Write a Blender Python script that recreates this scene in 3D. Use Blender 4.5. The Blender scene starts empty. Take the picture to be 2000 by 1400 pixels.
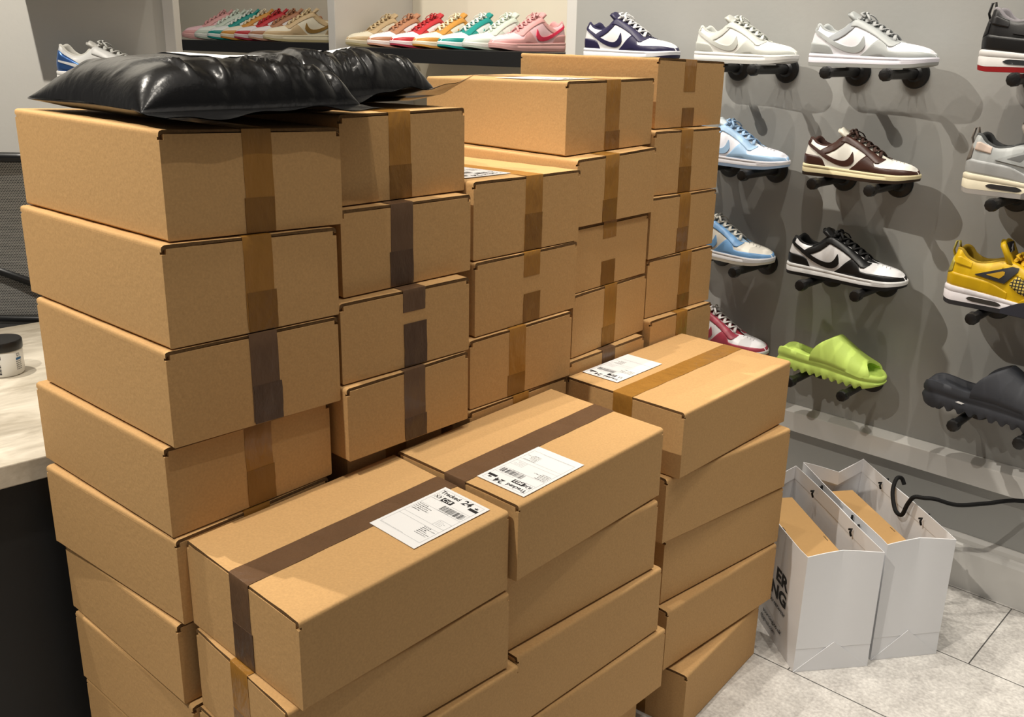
import bpy, bmesh, math, random
from math import sin, cos, pi, sqrt, radians
from mathutils import Vector, Matrix
random.seed(7)
C = bpy.context.scene.collection
scene = bpy.context.scene

# ------------------------------------------------------------------ camera
F_PX, PITCH, ROLL, CAM_H, CY = 1852.3, 0.31122, 0.02089, 1.1787, 681.4
cr, sr, cp, sp = cos(ROLL), sin(ROLL), cos(PITCH), sin(PITCH)
R0, U0, F0 = Vector((1, 0, 0)), Vector((0, sp, cp)), Vector((0, cp, -sp))
ax_r, ax_u = R0 * cr + U0 * sr, U0 * cr - R0 * sr
cam = bpy.data.cameras.new('camera')
cam.sensor_width = 36.0
cam.lens = F_PX / 2000 * 36
cam.shift_y = -(700 - CY) / 2000
cam.clip_start = 0.02
camera = bpy.data.objects.new('camera', cam)
camera.matrix_world = Matrix(((ax_r.x, ax_u.x, -F0.x, 0), (ax_r.y, ax_u.y, -F0.y, 0), (ax_r.z, ax_u.z, -F0.z, CAM_H), (0, 0, 0, 1)))
C.objects.link(camera)
scene.camera = camera
# shop axes: the shoe wall runs along WD, its face looks along WN, WB is on its foot
WA = -0.7473
WD = Vector((cos(WA), sin(WA), 0)); WN = Vector((sin(WA), -cos(WA), 0)); WB = Vector((1.03113, 1.94735, 0))
def W(s, off, z):
    return WB + WD * s + WN * off + Vector((0, 0, z))

# ------------------------------------------------------------------ light
scene.view_settings.view_transform = 'Standard'
scene.view_settings.look = 'None'
scene.view_settings.gamma = 1
scene.view_settings.use_curve_mapping = False
scene.view_settings.exposure = 0.08
world = bpy.data.worlds.new('shop_ambient')
scene.world = world
world.use_nodes = True
world.node_tree.nodes['Background'].inputs[0].default_value = (1.0, 0.95, 0.89, 1)
world.node_tree.nodes['Background'].inputs[1].default_value = 0.13
def spot(name, loc, target, power, size=0.03, angle=110, blend=0.6, color=(1.0, 0.93, 0.82)):
    l = bpy.data.lights.new(name, 'SPOT')
    l.energy = power; l.shadow_soft_size = size; l.spot_size = radians(angle); l.spot_blend = blend; l.color = color
    o = bpy.data.objects.new(name, l); C.objects.link(o); o.location = loc
    o.rotation_euler = (Vector(target) - Vector(loc)).to_track_quat('-Z', 'Y').to_euler()
    return o
CEIL = 3.0
spot('ceiling_spot', (-1.15, 0.25, 2.7), (-0.35, 1.05, 0.6), 155, size=0.014, angle=50, blend=0.6)
spot('ceiling_spot', (-0.10, 1.10, CEIL), (0.0, 1.05, 0.4), 50, size=0.012, angle=56, blend=0.8)
spot('ceiling_spot', (0.35, 0.62, CEIL), (-0.15, 1.1, 0.6), 36, size=0.012, angle=54, blend=0.8)
for s, off, p in ((-1.40, 0.66, 62), (-0.85, 0.66, 66), (-0.30, 0.66, 60), (0.25, 0.66, 50), (0.80, 0.66, 50)):
    q = W(s, off, CEIL)
    spot('track_spot', q, W(s, 0.0, 0.9), p, size=0.008, angle=80, blend=0.7)
for s, off in ((-2.0, 0.75), (-2.9, 0.75)):
    q = W(s, off, 2.5)
    spot('shelf_spot', q, W(s, -0.1, 1.1), 22, size=0.012, angle=110)
spot('floor_fill', W(0.35, 0.55, CEIL), W(0.2, 0.5, 0), 12, size=0.012, angle=42)  # fill lamp added to brighten the floor
spot('rear_spot', (-1.45, 1.55, 2.7), (-1.2, 2.5, 1.0), 150, size=0.012, angle=130)
def area(name, loc, target, power, sx, sy, color):
    l = bpy.data.lights.new(name, 'AREA'); l.energy = power; l.shape = 'RECTANGLE'; l.size = sx; l.size_y = sy; l.color = color
    o = bpy.data.objects.new(name, l); C.objects.link(o); o.location = loc
    o.rotation_euler = (Vector(target) - Vector(loc)).to_track_quat('-Z', 'Y').to_euler()
area('ambient_fill', (0.2, 0.8, 2.95), (0.2, 0.8, 0), 8, 2.4, 2.0, (1.0, 0.95, 0.88))  # soft overhead fill added for ambient light, not a fixture

# ------------------------------------------------------------------ materials
def srgb(h):
    def f(v):
        v /= 255
        return v / 12.92 if v <= 0.04045 else ((v + 0.055) / 1.055) ** 2.4
    return tuple(f(v) for v in h) + (1,)
_m = {}
def mat(name, rgb, rough=0.6, spec=0.4, noise=0.0, scale=60, bump=0.0, bscale=200, metal=0.0, coat=0.0, sheen=0.0, stretch=None):
    if name in _m: return _m[name]
    m = bpy.data.materials.new(name); m.use_nodes = True; _m[name] = m
    nt = m.node_tree; b = nt.nodes['Principled BSDF']
    col = srgb(rgb)
    b.inputs['Base Color'].default_value = col
    b.inputs['Roughness'].default_value = rough
    b.inputs['Specular IOR Level'].default_value = spec
    b.inputs['Metallic'].default_value = metal
    b.inputs['Coat Weight'].default_value = coat
    tc = nt.nodes.new('ShaderNodeTexCoord')
    mp = nt.nodes.new('ShaderNodeMapping'); nt.links.new(tc.outputs['Object'], mp.inputs['Vector'])
    if stretch: mp.inputs['Scale'].default_value = stretch
    if noise:
        n = nt.nodes.new('ShaderNodeTexNoise'); n.inputs['Scale'].default_value = scale; n.inputs['Detail'].default_value = 6
        nt.links.new(mp.outputs[0], n.inputs['Vector'])
        mx = nt.nodes.new('ShaderNodeMix'); mx.data_type = 'RGBA'
        mx.inputs['A'].default_value = tuple(c * (1 - noise) for c in col[:3]) + (1,)
        mx.inputs['B'].default_value = tuple(min(1, c * (1 + noise)) for c in col[:3]) + (1,)
        nt.links.new(n.outputs['Fac'], mx.inputs['Factor']); nt.links.new(mx.outputs['Result'], b.inputs['Base Color'])
    if bump:
        n2 = nt.nodes.new('ShaderNodeTexNoise'); n2.inputs['Scale'].default_value = bscale; n2.inputs['Detail'].default_value = 4
        nt.links.new(mp.outputs[0], n2.inputs['Vector'])
        bp = nt.nodes.new('ShaderNodeBump'); bp.inputs['Strength'].default_value = bump; bp.inputs['Distance'].default_value = 0.01
        nt.links.new(n2.outputs['Fac'], bp.inputs['Height']); nt.links.new(bp.outputs[0], b.inputs['Normal'])
    return m
KRAFT = mat('kraft_cardboard', (190, 151, 101), 0.78, 0.25, noise=0.18, scale=330, bump=0.06, bscale=120)
KRAFT_EDGE_SLOT_SHADE = mat('corrugated_edge_slot_shade', (104, 79, 52), 0.9, 0.1, noise=0.5, scale=260)  # torn lid edges; the dark tone also paints shade into the lid slots
SHOEBOX = mat('shoe_box_card', (184, 146, 96), 0.6, 0.3, noise=0.05, scale=200)
AMBER = mat('amber_tape', (152, 107, 46), 0.28, 0.38, noise=0.14, scale=20, bump=0.4, bscale=42, coat=0.12, stretch=(1, 1, 0.45))
AMBER_D = mat('amber_tape_double', (126, 87, 36), 0.26, 0.38, noise=0.14, scale=20, bump=0.45, bscale=46, coat=0.12, stretch=(1, 1, 0.5))
BROWN = mat('brown_tape', (98, 74, 54), 0.32, 0.3, noise=0.14, scale=25, bump=0.35, bscale=42, coat=0.12, stretch=(1, 1, 0.45))
BROWN_D = mat('brown_tape_double', (84, 63, 47), 0.3, 0.3, noise=0.14, scale=25, bump=0.4, bscale=46, coat=0.12, stretch=(1, 1, 0.5))
LABEL = mat('label_paper', (222, 222, 222), 0.5, 0.3)
INK = mat('label_ink', (38, 38, 40), 0.6, 0.2)
GREYINK = mat('label_line', (150, 152, 156), 0.6, 0.2)
POLY = mat('black_poly_film', (10, 10, 11), 0.25, 0.36, bump=0.10, bscale=45)
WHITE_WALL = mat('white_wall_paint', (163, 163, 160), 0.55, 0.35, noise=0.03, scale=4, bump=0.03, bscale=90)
TRIM_WHITE = mat('white_trim_paint', (212, 210, 206), 0.4, 0.45, noise=0.02, scale=8)
BLACK_LAM = mat('black_laminate', (20, 20, 21), 0.5, 0.4, noise=0.15, scale=30)
BLACK_PLASTIC = mat('black_plastic', (17, 17, 18), 0.38, 0.5)
BLACK_METAL = mat('black_coated_metal', (16, 16, 17), 0.42, 0.5, bump=0.05, bscale=300)
ROPE = mat('black_cord', (12, 12, 13), 0.7, 0.3, bump=0.3, bscale=500)
BAG_PAPER = mat('white_bag_paper', (226, 227, 230), 0.55, 0.35, bump=0.03, bscale=40)

# ------------------------------------------------------------------ helpers
class MB:
    """collects vertices and faces of ONE mesh"""
    def __init__(s): s.v = []; s.f = []; s.mi = []
    def add(s, vs, fs, mi=0):
        b = len(s.v); s.v += [tuple(p) for p in vs]
        s.f += [tuple(b + i for i in f) for f in fs]; s.mi += [mi] * len(fs)
    def grid(s, rows, closed_u=False, mi=0):
        n, m = len(rows), len(rows[0])
        fs = []
        for i in range(n - 1):
            for j in range(m if closed_u else m - 1):
                k = (j + 1) % m
                fs.append((i * m + j, i * m + k, (i + 1) * m + k, (i + 1) * m + j))
        s.add([p for r in rows for p in r], fs, mi)
    def box(s, lo, hi, mi=0, M=None):
        x0, y0, z0 = lo; x1, y1, z1 = hi
        v = [Vector(p) for p in ((x0, y0, z0), (x1, y0, z0), (x1, y1, z0), (x0, y1, z0), (x0, y0, z1), (x1, y0, z1), (x1, y1, z1), (x0, y1, z1))]
        if M: v = [M @ p for p in v]
        s.add(v, [(0, 3, 2, 1), (4, 5, 6, 7), (0, 1, 5, 4), (1, 2, 6, 5), (2, 3, 7, 6), (3, 0, 4, 7)], mi)
    def prism(s, poly, d, mi=0, M=None):
        """poly: list of 3d points, d: extrusion vector"""
        n = len(poly); d = Vector(d)
        v = [Vector(p) for p in poly]; v = v + [p + d for p in v]
        if M: v = [M @ p for p in v]
        s.add(v, [tuple(range(n))[::-1], tuple(range(n, 2 * n))] + [(i, (i + 1) % n, n + (i + 1) % n, n + i) for i in range(n)], mi)
    def tube(s, pts, r, seg=8, flat=1.0, up=None, mi=0, caps=True, rend=None):
        pts = [Vector(p) for p in pts]; rows = []; prev = None
        for i, p in enumerate(pts):
            t = (pts[min(i + 1, len(pts) - 1)] - pts[max(i - 1, 0)]).normalized()
            if prev is None:
                a = Vector(up) if up else (Vector((0, 0, 1)) if abs(t.z) < 0.9 else Vector((1, 0, 0)))
            else: a = prev
            a = (a - t * a.dot(t))
            if a.length < 1e-5: a = t.orthogonal()
            a.normalize(); b = t.cross(a); prev = a
            rr = r if not callable(r) else r(i / (len(pts) - 1))
            rows.append([p + a * (rr * flat * sin(2 * pi * k / seg)) + b * (rr * cos(2 * pi * k / seg)) for k in range(seg)])
        s.grid(rows, True, mi)
        if caps:
            n = len(s.v); s.f += [tuple(n - seg + k for k in range(seg))[::-1], tuple(n - seg * len(rows) + k for k in range(seg))]; s.mi += [mi, mi]
    def lathe(s, prof, origin, axis, seg=24, mi=0):
        """prof: (radius, height along axis)"""
        axis = Vector(axis).normalized(); a = axis.orthogonal().normalized(); b = axis.cross(a); o = Vector(origin)
        rows = [[o + axis * h + (a * cos(2 * pi * k / seg) + b * sin(2 * pi * k / seg)) * max(r, 1e-5) for k in range(seg)] for r, h in prof]
        s.grid(rows, True, mi)
    def build(s, name, mats, parent=None, smooth=False, fix=True, bevel=0, angle=None, merge=0):
        me = bpy.data.meshes.new(name)
        me.from_pydata(s.v, [], s.f)
        if not isinstance(mats, (list, tuple)): mats = [mats]
        for m in mats: me.materials.append(m)
        if len(mats) > 1: me.polygons.foreach_set('material_index', s.mi)
        if fix or merge:
            bm = bmesh.new(); bm.from_mesh(me)
            if merge: bmesh.ops.remove_doubles(bm, verts=bm.verts, dist=merge)
            bmesh.ops.recalc_face_normals(bm, faces=bm.faces); bm.to_mesh(me); bm.free()
        if smooth or angle:
            me.polygons.foreach_set('use_smooth', [True] * len(me.polygons))
            if angle: me.set_sharp_from_angle(angle=radians(angle))
        me.update()
        o = bpy.data.objects.new(name, me); C.objects.link(o)
        if parent: o.parent = parent
        if bevel:
            bv = o.modifiers.new('soft_edges', 'BEVEL'); bv.width = bevel; bv.segments = 2; bv.limit_method = 'ANGLE'; bv.angle_limit = radians(35)
        return o
def tag(o, label=None, cat=None, group=None, kind=None):
    if label: o['label'] = label
    if cat: o['category'] = cat
    if group: o['group'] = group
    if kind: o['kind'] = kind
    return o
def thing(name, label, cat, loc=(0, 0, 0), group=None, M=None):
    o = bpy.data.objects.new(name, None); C.objects.link(o); o.empty_display_size = 0.05
    if M: o.matrix_world = M
    else: o.location = loc
    return tag(o, label, cat, group)
def dup(root):
    r = root.copy(); C.objects.link(r)
    for ch in root.children:
        c = ch.copy(); C.objects.link(c); c.parent = r
        for g in ch.children:
            d = g.copy(); C.objects.link(d); d.parent = c
    return r
def lerp(a, b, t): return a + (b - a) * t
def interp(pts, x):
    if x <= pts[0][0]: return pts[0][1]
    for (a, va), (b, vb) in zip(pts, pts[1:]):
        if x <= b: return va + (vb - va) * ((x - a) / (b - a) if b > a else 1)
    return pts[-1][1]
def smooth_interp(pts, x):
    """monotone-ish cubic through the points"""
    n = len(pts)
    if x <= pts[0][0]: return pts[0][1]
    if x >= pts[-1][0]: return pts[-1][1]
    for i in range(n - 1):
        if x <= pts[i + 1][0]: break
    x0, y0 = pts[i]; x1, y1 = pts[i + 1]; h = x1 - x0
    def slope(k):
        if k <= 0: return (pts[1][1] - pts[0][1]) / (pts[1][0] - pts[0][0])
        if k >= n - 1: return (pts[-1][1] - pts[-2][1]) / (pts[-1][0] - pts[-2][0])
        a = (pts[k][1] - pts[k - 1][1]) / (pts[k][0] - pts[k - 1][0]); b = (pts[k + 1][1] - pts[k][1]) / (pts[k + 1][0] - pts[k][0])
        return 0 if a * b <= 0 else 2 * a * b / (a + b)
    t = (x - x0) / h
    return ((2 * t**3 - 3 * t**2 + 1) * y0 + (t**3 - 2 * t**2 + t) * h * slope(i) + (-2 * t**3 + 3 * t**2) * y1 + (t**3 - t**2) * h * slope(i + 1))
def text_mesh(txt, size, name, m, parent, M, bold=0.0, align='LEFT', xs=1.0):
    """flat lettering as a mesh, laid in the plane of M (x right, y up)"""
    cu = bpy.data.curves.new(name, 'FONT'); cu.body = txt; cu.size = size; cu.align_x = align; cu.offset = bold; cu.resolution_u = 3
    t = bpy.data.objects.new(name, cu); C.objects.link(t)
    bpy.context.view_layer.update()
    me = bpy.data.meshes.new_from_object(t.evaluated_get(bpy.context.evaluated_depsgraph_get()))
    bpy.data.objects.remove(t); bpy.data.curves.remove(cu)
    vs = [M @ Vector((v.co.x * xs, v.co.y, 0)) for v in me.vertices]; fs = [tuple(p.vertices) for p in me.polygons]
    bpy.data.meshes.remove(me)
    return vs, fs
# ------------------------------------------------------------------ the setting
def floor_material():
    m = bpy.data.materials.new('grey_stone_tile'); m.use_nodes = True; nt = m.node_tree; b = nt.nodes['Principled BSDF']
    tc = nt.nodes.new('ShaderNodeTexCoord'); mp = nt.nodes.new('ShaderNodeMapping'); nt.links.new(tc.outputs['Object'], mp.inputs[0])
    br = nt.nodes.new('ShaderNodeTexBrick'); nt.links.new(mp.outputs[0], br.inputs['Vector'])
    br.offset = 0.5; br.inputs['Scale'].default_value = 1; br.inputs['Brick Width'].default_value = 0.508; br.inputs['Row Height'].default_value = 0.278
    br.inputs['Mortar Size'].default_value = 0.0013; br.inputs['Mortar Smooth'].default_value = 0.0
    br.inputs['Color1'].default_value = (1, 1, 1, 1); br.inputs['Color2'].default_value = (0.94, 0.94, 0.94, 1); br.inputs['Mortar'].default_value = (0.13, 0.13, 0.13, 1)
    n1 = nt.nodes.new('ShaderNodeTexNoise'); n1.inputs['Scale'].default_value = 16; n1.inputs['Detail'].default_value = 8; n1.inputs['Roughness'].default_value = 0.72
    nt.links.new(tc.outputs['Object'], n1.inputs['Vector'])
    n2 = nt.nodes.new('ShaderNodeTexNoise'); n2.inputs['Scale'].default_value = 150; n2.inputs['Detail'].default_value = 5
    nt.links.new(tc.outputs['Object'], n2.inputs['Vector'])
    mixn = nt.nodes.new('ShaderNodeMath'); mixn.operation = 'MULTIPLY_ADD'; mixn.inputs[1].default_value = 0.45
    nt.links.new(n2.outputs['Fac'], mixn.inputs[0])
    sc_ = nt.nodes.new('ShaderNodeMath'); sc_.operation = 'MULTIPLY'; sc_.inputs[1].default_value = 0.55; nt.links.new(n1.outputs['Fac'], sc_.inputs[0]); nt.links.new(sc_.outputs[0], mixn.inputs[2])
    rp = nt.nodes.new('ShaderNodeValToRGB'); e = rp.color_ramp.elements
    e[0].position = 0.36; e[0].color = srgb((170, 166, 162)); e[1].position = 0.64; e[1].color = srgb((224, 221, 216))
    nt.links.new(mixn.outputs[0], rp.inputs[0])
    mx = nt.nodes.new('ShaderNodeMix'); mx.data_type = 'RGBA'; mx.blend_type = 'MULTIPLY'; mx.inputs['Factor'].default_value = 1
    nt.links.new(rp.outputs[0], mx.inputs['A']); nt.links.new(br.outputs['Color'], mx.inputs['B']); nt.links.new(mx.outputs['Result'], b.inputs['Base Color'])
    b.inputs['Roughness'].default_value = 0.38; b.inputs['Specular IOR Level'].default_value = 0.4
    mp.inputs['Location'].default_value = (-0.14 + 0.508 * 20, -0.008 + 0.278 * 19, 0)
    return m
shop_M = Matrix.Translation(WB) @ Matrix(((WD.x, WN.x, 0, 0), (WD.y, WN.y, 0, 0), (0, 0, 1, 0), (0, 0, 0, 1)))   # x along wall, y out of the wall
def shop_obj(mb, name, m, **k):
    o = mb.build(name, m, **k); o.matrix_world = shop_M; return o
def structure(o): o['kind'] = 'structure'; return o
mb = MB(); mb.box((-5.0, -0.05, -0.05), (1.3, 4.2, 0.0)); structure(shop_obj(mb, 'floor', floor_material()))
mb = MB(); mb.box((-5.0, -1.0, 3.2), (1.3, 4.2, 3.25)); structure(shop_obj(mb, 'ceiling', mat('ceiling_paint', (222, 220, 216), 0.8, 0.2, noise=0.02, scale=5)))
# shoe wall: display panel above, plain wall below the ledge
mb = MB(); mb.box((-1.19, -0.02, 0.328), (1.25, 0.0, 3.2)); mb.box((-1.19, -0.10, 0.0), (1.25, -0.016, 3.2))
structure(shop_obj(mb, 'wall_right', WHITE_WALL))
mb = MB(); mb.prism([(-1.19, 0, 0.268), (-1.19, 0.030, 0.268), (-1.19, 0.030, 0.318), (-1.19, 0.004, 0.3275), (-1.19, -0.015, 0.3275), (-1.19, -0.015, 0.268)], (2.44, 0, 0))
structure(shop_obj(mb, 'trim_1', TRIM_WHITE, bevel=0.0015))
mb = MB(); prof = [(-0.0155, 0), (0.002, 0), (0.002, 0.092), (-0.001, 0.098), (-0.003, 0.104), (-0.008, 0.108), (-0.008, 0.118), (-0.0135, 0.127), (-0.0155, 0.128)]
mb.prism([(-1.19, a, b) for a, b in prof], (2.44, 0, 0)); structure(shop_obj(mb, 'baseboard_right', TRIM_WHITE))
# recessed bays to the left of the shoe wall
mb = MB(); mb.box((-4.6, -0.42, 0), (-1.19, -0.36, 3.2)); structure(shop_obj(mb, 'wall_back', mat('cream_bay_paint', (214, 207, 190), 0.55, 0.3, noise=0.02, scale=5)))
for i, (a, b) in enumerate(((-1.226, -1.19), (-2.322, -2.281))):
    mb = MB(); mb.box((a, -0.36, 0), (b, 0.0, 3.2)); structure(shop_obj(mb, 'trim_%d' % (i + 2), TRIM_WHITE, bevel=0.002))
# nearer white wall on the left, with its squared end
mb = MB(); mb.box((-3.0, 2.65, 0), (-0.937, 2.68, 3.2)); structure(mb.build('wall_left', mat('white_side_wall_paint', (214, 212, 206), 0.6, 0.3, noise=0.02, scale=5, bump=0.03, bscale=90)))
mb = MB(); mb.box((-0.937, 2.636, 0), (-0.907, 2.684, 3.2)); structure(mb.build('trim_4', TRIM_WHITE, bevel=0.002))
mb = MB(); mb.box((-1.315, 2.42, 1.40), (-0.94, 2.6495, 1.43)); structure(mb.build('trim_5', TRIM_WHITE))  # unseen shelf above the view, added to throw shadow on the left wall
# black display shelves in the bays
for a, b, z, lab in ((-3.36, -2.325, 1.168, 'black floating shelf under the left row of seven pastel sneakers'), (-2.172, -1.228, 1.157, 'black floating shelf under the right row of seven pastel sneakers')):
    mb = MB(); mb.box((a, -0.358, z - 0.044), (b, 0.0, z)); o = shop_obj(mb, 'display_shelf', BLACK_LAM, bevel=0.0015); tag(o, lab, 'shelf', 'black bay shelves')
# ------------------------------------------------------------------ counter, chair, jar
def marble():
    m = bpy.data.materials.new('beige_marble'); m.use_nodes = True; nt = m.node_tree; b = nt.nodes['Principled BSDF']
    tc = nt.nodes.new('ShaderNodeTexCoord'); mp = nt.nodes.new('ShaderNodeMapping'); nt.links.new(tc.outputs['Object'], mp.inputs[0]); mp.inputs['Scale'].default_value = (4, 11, 8)
    n = nt.nodes.new('ShaderNodeTexNoise'); n.inputs['Scale'].default_value = 1.6; n.inputs['Detail'].default_value = 9; n.inputs['Roughness'].default_value = 0.66; n.inputs['Distortion'].default_value = 0.6
    nt.links.new(mp.outputs[0], n.inputs['Vector'])
    rp = nt.nodes.new('ShaderNodeValToRGB'); e = rp.color_ramp.elements; e[0].position = 0.3; e[0].color = srgb((160, 150, 132)); e[1].position = 0.66; e[1].color = srgb((222, 214, 198))
    nt.links.new(n.outputs['Fac'], rp.inputs[0]); nt.links.new(rp.outputs[0], b.inputs['Base Color']); b.inputs['Roughness'].default_value = 0.3
    return m
ca = math.atan2(1.285 - 1.241, -0.684 + 0.732)
cM = Matrix.Translation((-0.732, 1.241, 0)) @ Matrix.Rotation(ca, 4, 'Z')
ct = thing('counter', 'shop counter with beige marble top and black front behind the tall stacks', 'counter', M=cM)
mb = MB(); mb.box((-1.3, 0, 0.55), (0.40, 0.735, 0.585)); mb.build('countertop', marble(), ct, bevel=0.002)
mb = MB(); mb.box((-1.28, 0.02, 0.0), (0.38, 0.04, 0.55)); mb.box((0.36, 0.04, 0), (0.38, 0.60, 0.55)); mb.box((-1.28, 0.04, 0), (-1.26, 0.60, 0.55)); mb.build('front_panel', BLACK_LAM, ct)
# jar
jr = thing('jar', 'white tub with black screw lid on the marble counter', 'jar', (-0.930, 1.640, 0.5855))
mb = MB(); mb.lathe([(0, 0), (0.031, 0), (0.0335, 0.003), (0.0335, 0.046), (0.032, 0.048), (0, 0.048)], (0, 0, 0), (0, 0, 1), 40); mb.build('tub', mat('white_plastic', (226, 226, 222), 0.4), jr, angle=40)
mb = MB(); mb.lathe([(0, 0.047), (0.0345, 0.047), (0.035, 0.049), (0.035, 0.062), (0.0335, 0.0645), (0, 0.065)], (0, 0, 0), (0, 0, 1), 48); mb.build('lid', BLACK_PLASTIC, jr, angle=40)
def jar_patch(name, m, a0, a1, z0, z1):
    mb = MB(); n = max(2, int((a1 - a0) / 4)); rows = []
    for r in (0.0337, 0.0339):
        pass
    rows = [[(0.0338 * cos(radians(lerp(a0, a1, k / n))), 0.0338 * sin(radians(lerp(a0, a1, k / n))), z) for k in range(n + 1)] for z in (z0, z1)]
    mb.grid(rows); return mb
pr = {0: MB(), 1: MB(), 2: MB()}
def jp(a0, a1, z0, z1, mi=0):
    q = jar_patch('', None, a0, a1, z0, z1); pr[2 if a0 < -60 else mi].add(q.v, q.f)
for k, (z0, z1) in enumerate(((0.006, 0.009), (0.010, 0.0112), (0.0125, 0.0155), (0.0165, 0.0175), (0.019, 0.0225), (0.0235, 0.0245))): jp(-92, -70, z0, z1, 0)
for k in range(3): jp(-88 + 9 * k, -86 + 9 * k, 0.034, 0.041, 0)
jp(-24, -4, 0.029, 0.0335, 1)
for k in range(5):
    for q in range(4): jp(-24 + q * 5, -24 + q * 5 + 3.4, 0.0255 - k * 0.0036, 0.0270 - k * 0.0036, 0)
for a0, a1, z0, z1 in ((-20, -14, 0.0355, 0.0365), (-20, -14, 0.0405, 0.0415), (-20, -18.6, 0.0355, 0.0415), (-15.4, -14, 0.0355, 0.0415), (-11, -9.5, 0.0355, 0.0415)): jp(a0, a1, z0, z1, 0)

GP = mat('grey_print', (60, 62, 66), 0.5)
pr[0].build('printed_text', GP, jr, fix=False); pr[1].build('blue_band', mat('blue_print', (38, 92, 140), 0.5), jr, fix=False); pr[2].build('barcode', GP, jr, fix=False)
# office chair
def mesh_fabric():
    m = bpy.data.materials.new('chair_mesh_fabric'); m.use_nodes = True; nt = m.node_tree; b = nt.nodes['Principled BSDF']
    tc = nt.nodes.new('ShaderNodeTexCoord'); w = nt.nodes.new('ShaderNodeTexBrick'); nt.links.new(tc.outputs['UV'], w.inputs['Vector'])
    w.inputs['Scale'].default_value = 1; w.inputs['Brick Width'].default_value = 0.0058; w.inputs['Row Height'].default_value = 0.0036; w.inputs['Mortar Size'].default_value = 0.0007
    w.inputs['Color1'].default_value = srgb((62, 62, 62)); w.inputs['Color2'].default_value = srgb((80, 80, 79)); w.inputs['Mortar'].default_value = srgb((160, 158, 152))
    nt.links.new(w.outputs['Color'], b.inputs['Base Color']); b.inputs['Roughness'].default_value = 0.8
    return m
chM = Matrix.Translation((-1.33, 2.14, 0.0)) @ Matrix.Rotation(radians(-8), 4, 'Z')
ch = thing('office_chair', 'black office chair with mesh back behind the counter', 'chair', M=chM)
def back_pt(u, v, d=0.0):   # u -1..1, v 0..1
    w = 0.30 * (1 - 0.10 * (2 * v - 1) ** 2); return (u * w, -0.03 * (1 - u * u) + 0.02 * sin(pi * v) + d - 0.0, 0.55 + 0.37 * v)
mb = MB(); rows = [[back_pt(-1 + 2 * i / 24, j / 24) for i in range(25)] for j in range(25)]; mb.grid(rows)
o = mb.build('back_mesh', mesh_fabric(), ch, smooth=True)
uv = o.data.uv_layers.new(name='UVMap')
for l in o.data.loops: uv.data[l.index].uv = (o.data.vertices[l.vertex_index].co.x, o.data.vertices[l.vertex_index].co.z)
so = o.modifiers.new('thickness', 'SOLIDIFY'); so.thickness = 0.004
mb = MB(); loop = [back_pt(-1 + 2 * i / 20, 0) for i in range(21)] + [back_pt(1, j / 20) for j in range(1, 21)] + [back_pt(1 - 2 * i / 20, 1) for i in range(1, 21)] + [back_pt(-1, 1 - j / 20) for j in range(1, 20)]
mb.tube(loop + loop[:2], 0.011, 8, caps=False); mb.build('back_frame', BLACK_PLASTIC, ch, smooth=True)
mb = MB(); mb.tube([(-0.28, 0.03, 0.715), (-0.05, 0.012, 0.70), (0.12, 0.008, 0.675), (0.31, 0.02, 0.61)], 0.03, 8, flat=0.4); mb.build('lumbar_bar', BLACK_PLASTIC, ch, smooth=True)
mb = MB()
rows = []
for k, z in enumerate((0.42, 0.425, 0.455, 0.475, 0.48)):
    s_ = (0.97, 1.0, 1.0, 0.96, 0.85)[k]; rows.append([(0.25 * s_ * math.copysign(abs(cos(t)) ** 0.5, cos(t)), 0.22 + 0.20 * s_ * math.copysign(abs(sin(t)) ** 0.5, sin(t)), z) for t in [2 * pi * i / 32 for i in range(32)]])
mb.grid(rows, True); mb.f += [tuple(range(32))[::-1], tuple(range(128, 160))]; mb.mi += [0, 0]
mb.build('seat', mat('black_seat_fabric', (26, 26, 27), 0.85, bump=0.1, bscale=600), ch, smooth=True)
mb = MB(); mb.tube([(0, -0.03 - 0.02, 0.56), (0, 0.03 - 0.02, 0.46), (0, 0.10, 0.40), (0, 0.22, 0.40)], 0.025, 8, flat=0.5); mb.build('back_support', BLACK_PLASTIC, ch, smooth=True)
mb = MB(); mb.lathe([(0, 0.08), (0.03, 0.08), (0.03, 0.26), (0.018, 0.26), (0.018, 0.42), (0, 0.42)], (0, 0.22, 0), (0, 0, 1), 20); mb.build('gas_post', BLACK_METAL, ch, angle=40)
for k in range(5):
    a = 2 * pi * k / 5 + 0.3; e = Vector((0.24 * cos(a), 0.22 + 0.24 * sin(a), 0.065))
    mb = MB(); mb.tube([(0, 0.22, 0.10), tuple(e)], lambda t: 0.024 - 0.009 * t, 8); lg = mb.build('base_arm', BLACK_PLASTIC, ch, smooth=True)
    mb = MB(); mb.lathe([(0, -0.012), (0.022, -0.012), (0.025, -0.006), (0.025, 0.006), (0.022, 0.012), (0, 0.012)], (e.x, e.y, 0.0255), (-sin(a), cos(a), 0), 16); mb.build('caster', BLACK_PLASTIC, lg, angle=40)
for sx in (-1, 1):
    mb = MB(); mb.tube([(sx * 0.24, 0.24, 0.43), (sx * 0.31, 0.22, 0.45), (sx * 0.32, 0.20, 0.62), (sx * 0.32, 0.18, 0.64)], 0.015, 8); ar = mb.build('armrest', BLACK_PLASTIC, ch, smooth=True)
    mb = MB(); mb.box((sx * 0.32 - 0.035, 0.08, 0.64), (sx * 0.32 + 0.035, 0.32, 0.662)); mb.build('arm_pad', BLACK_PLASTIC, ar, bevel=0.008)
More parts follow.
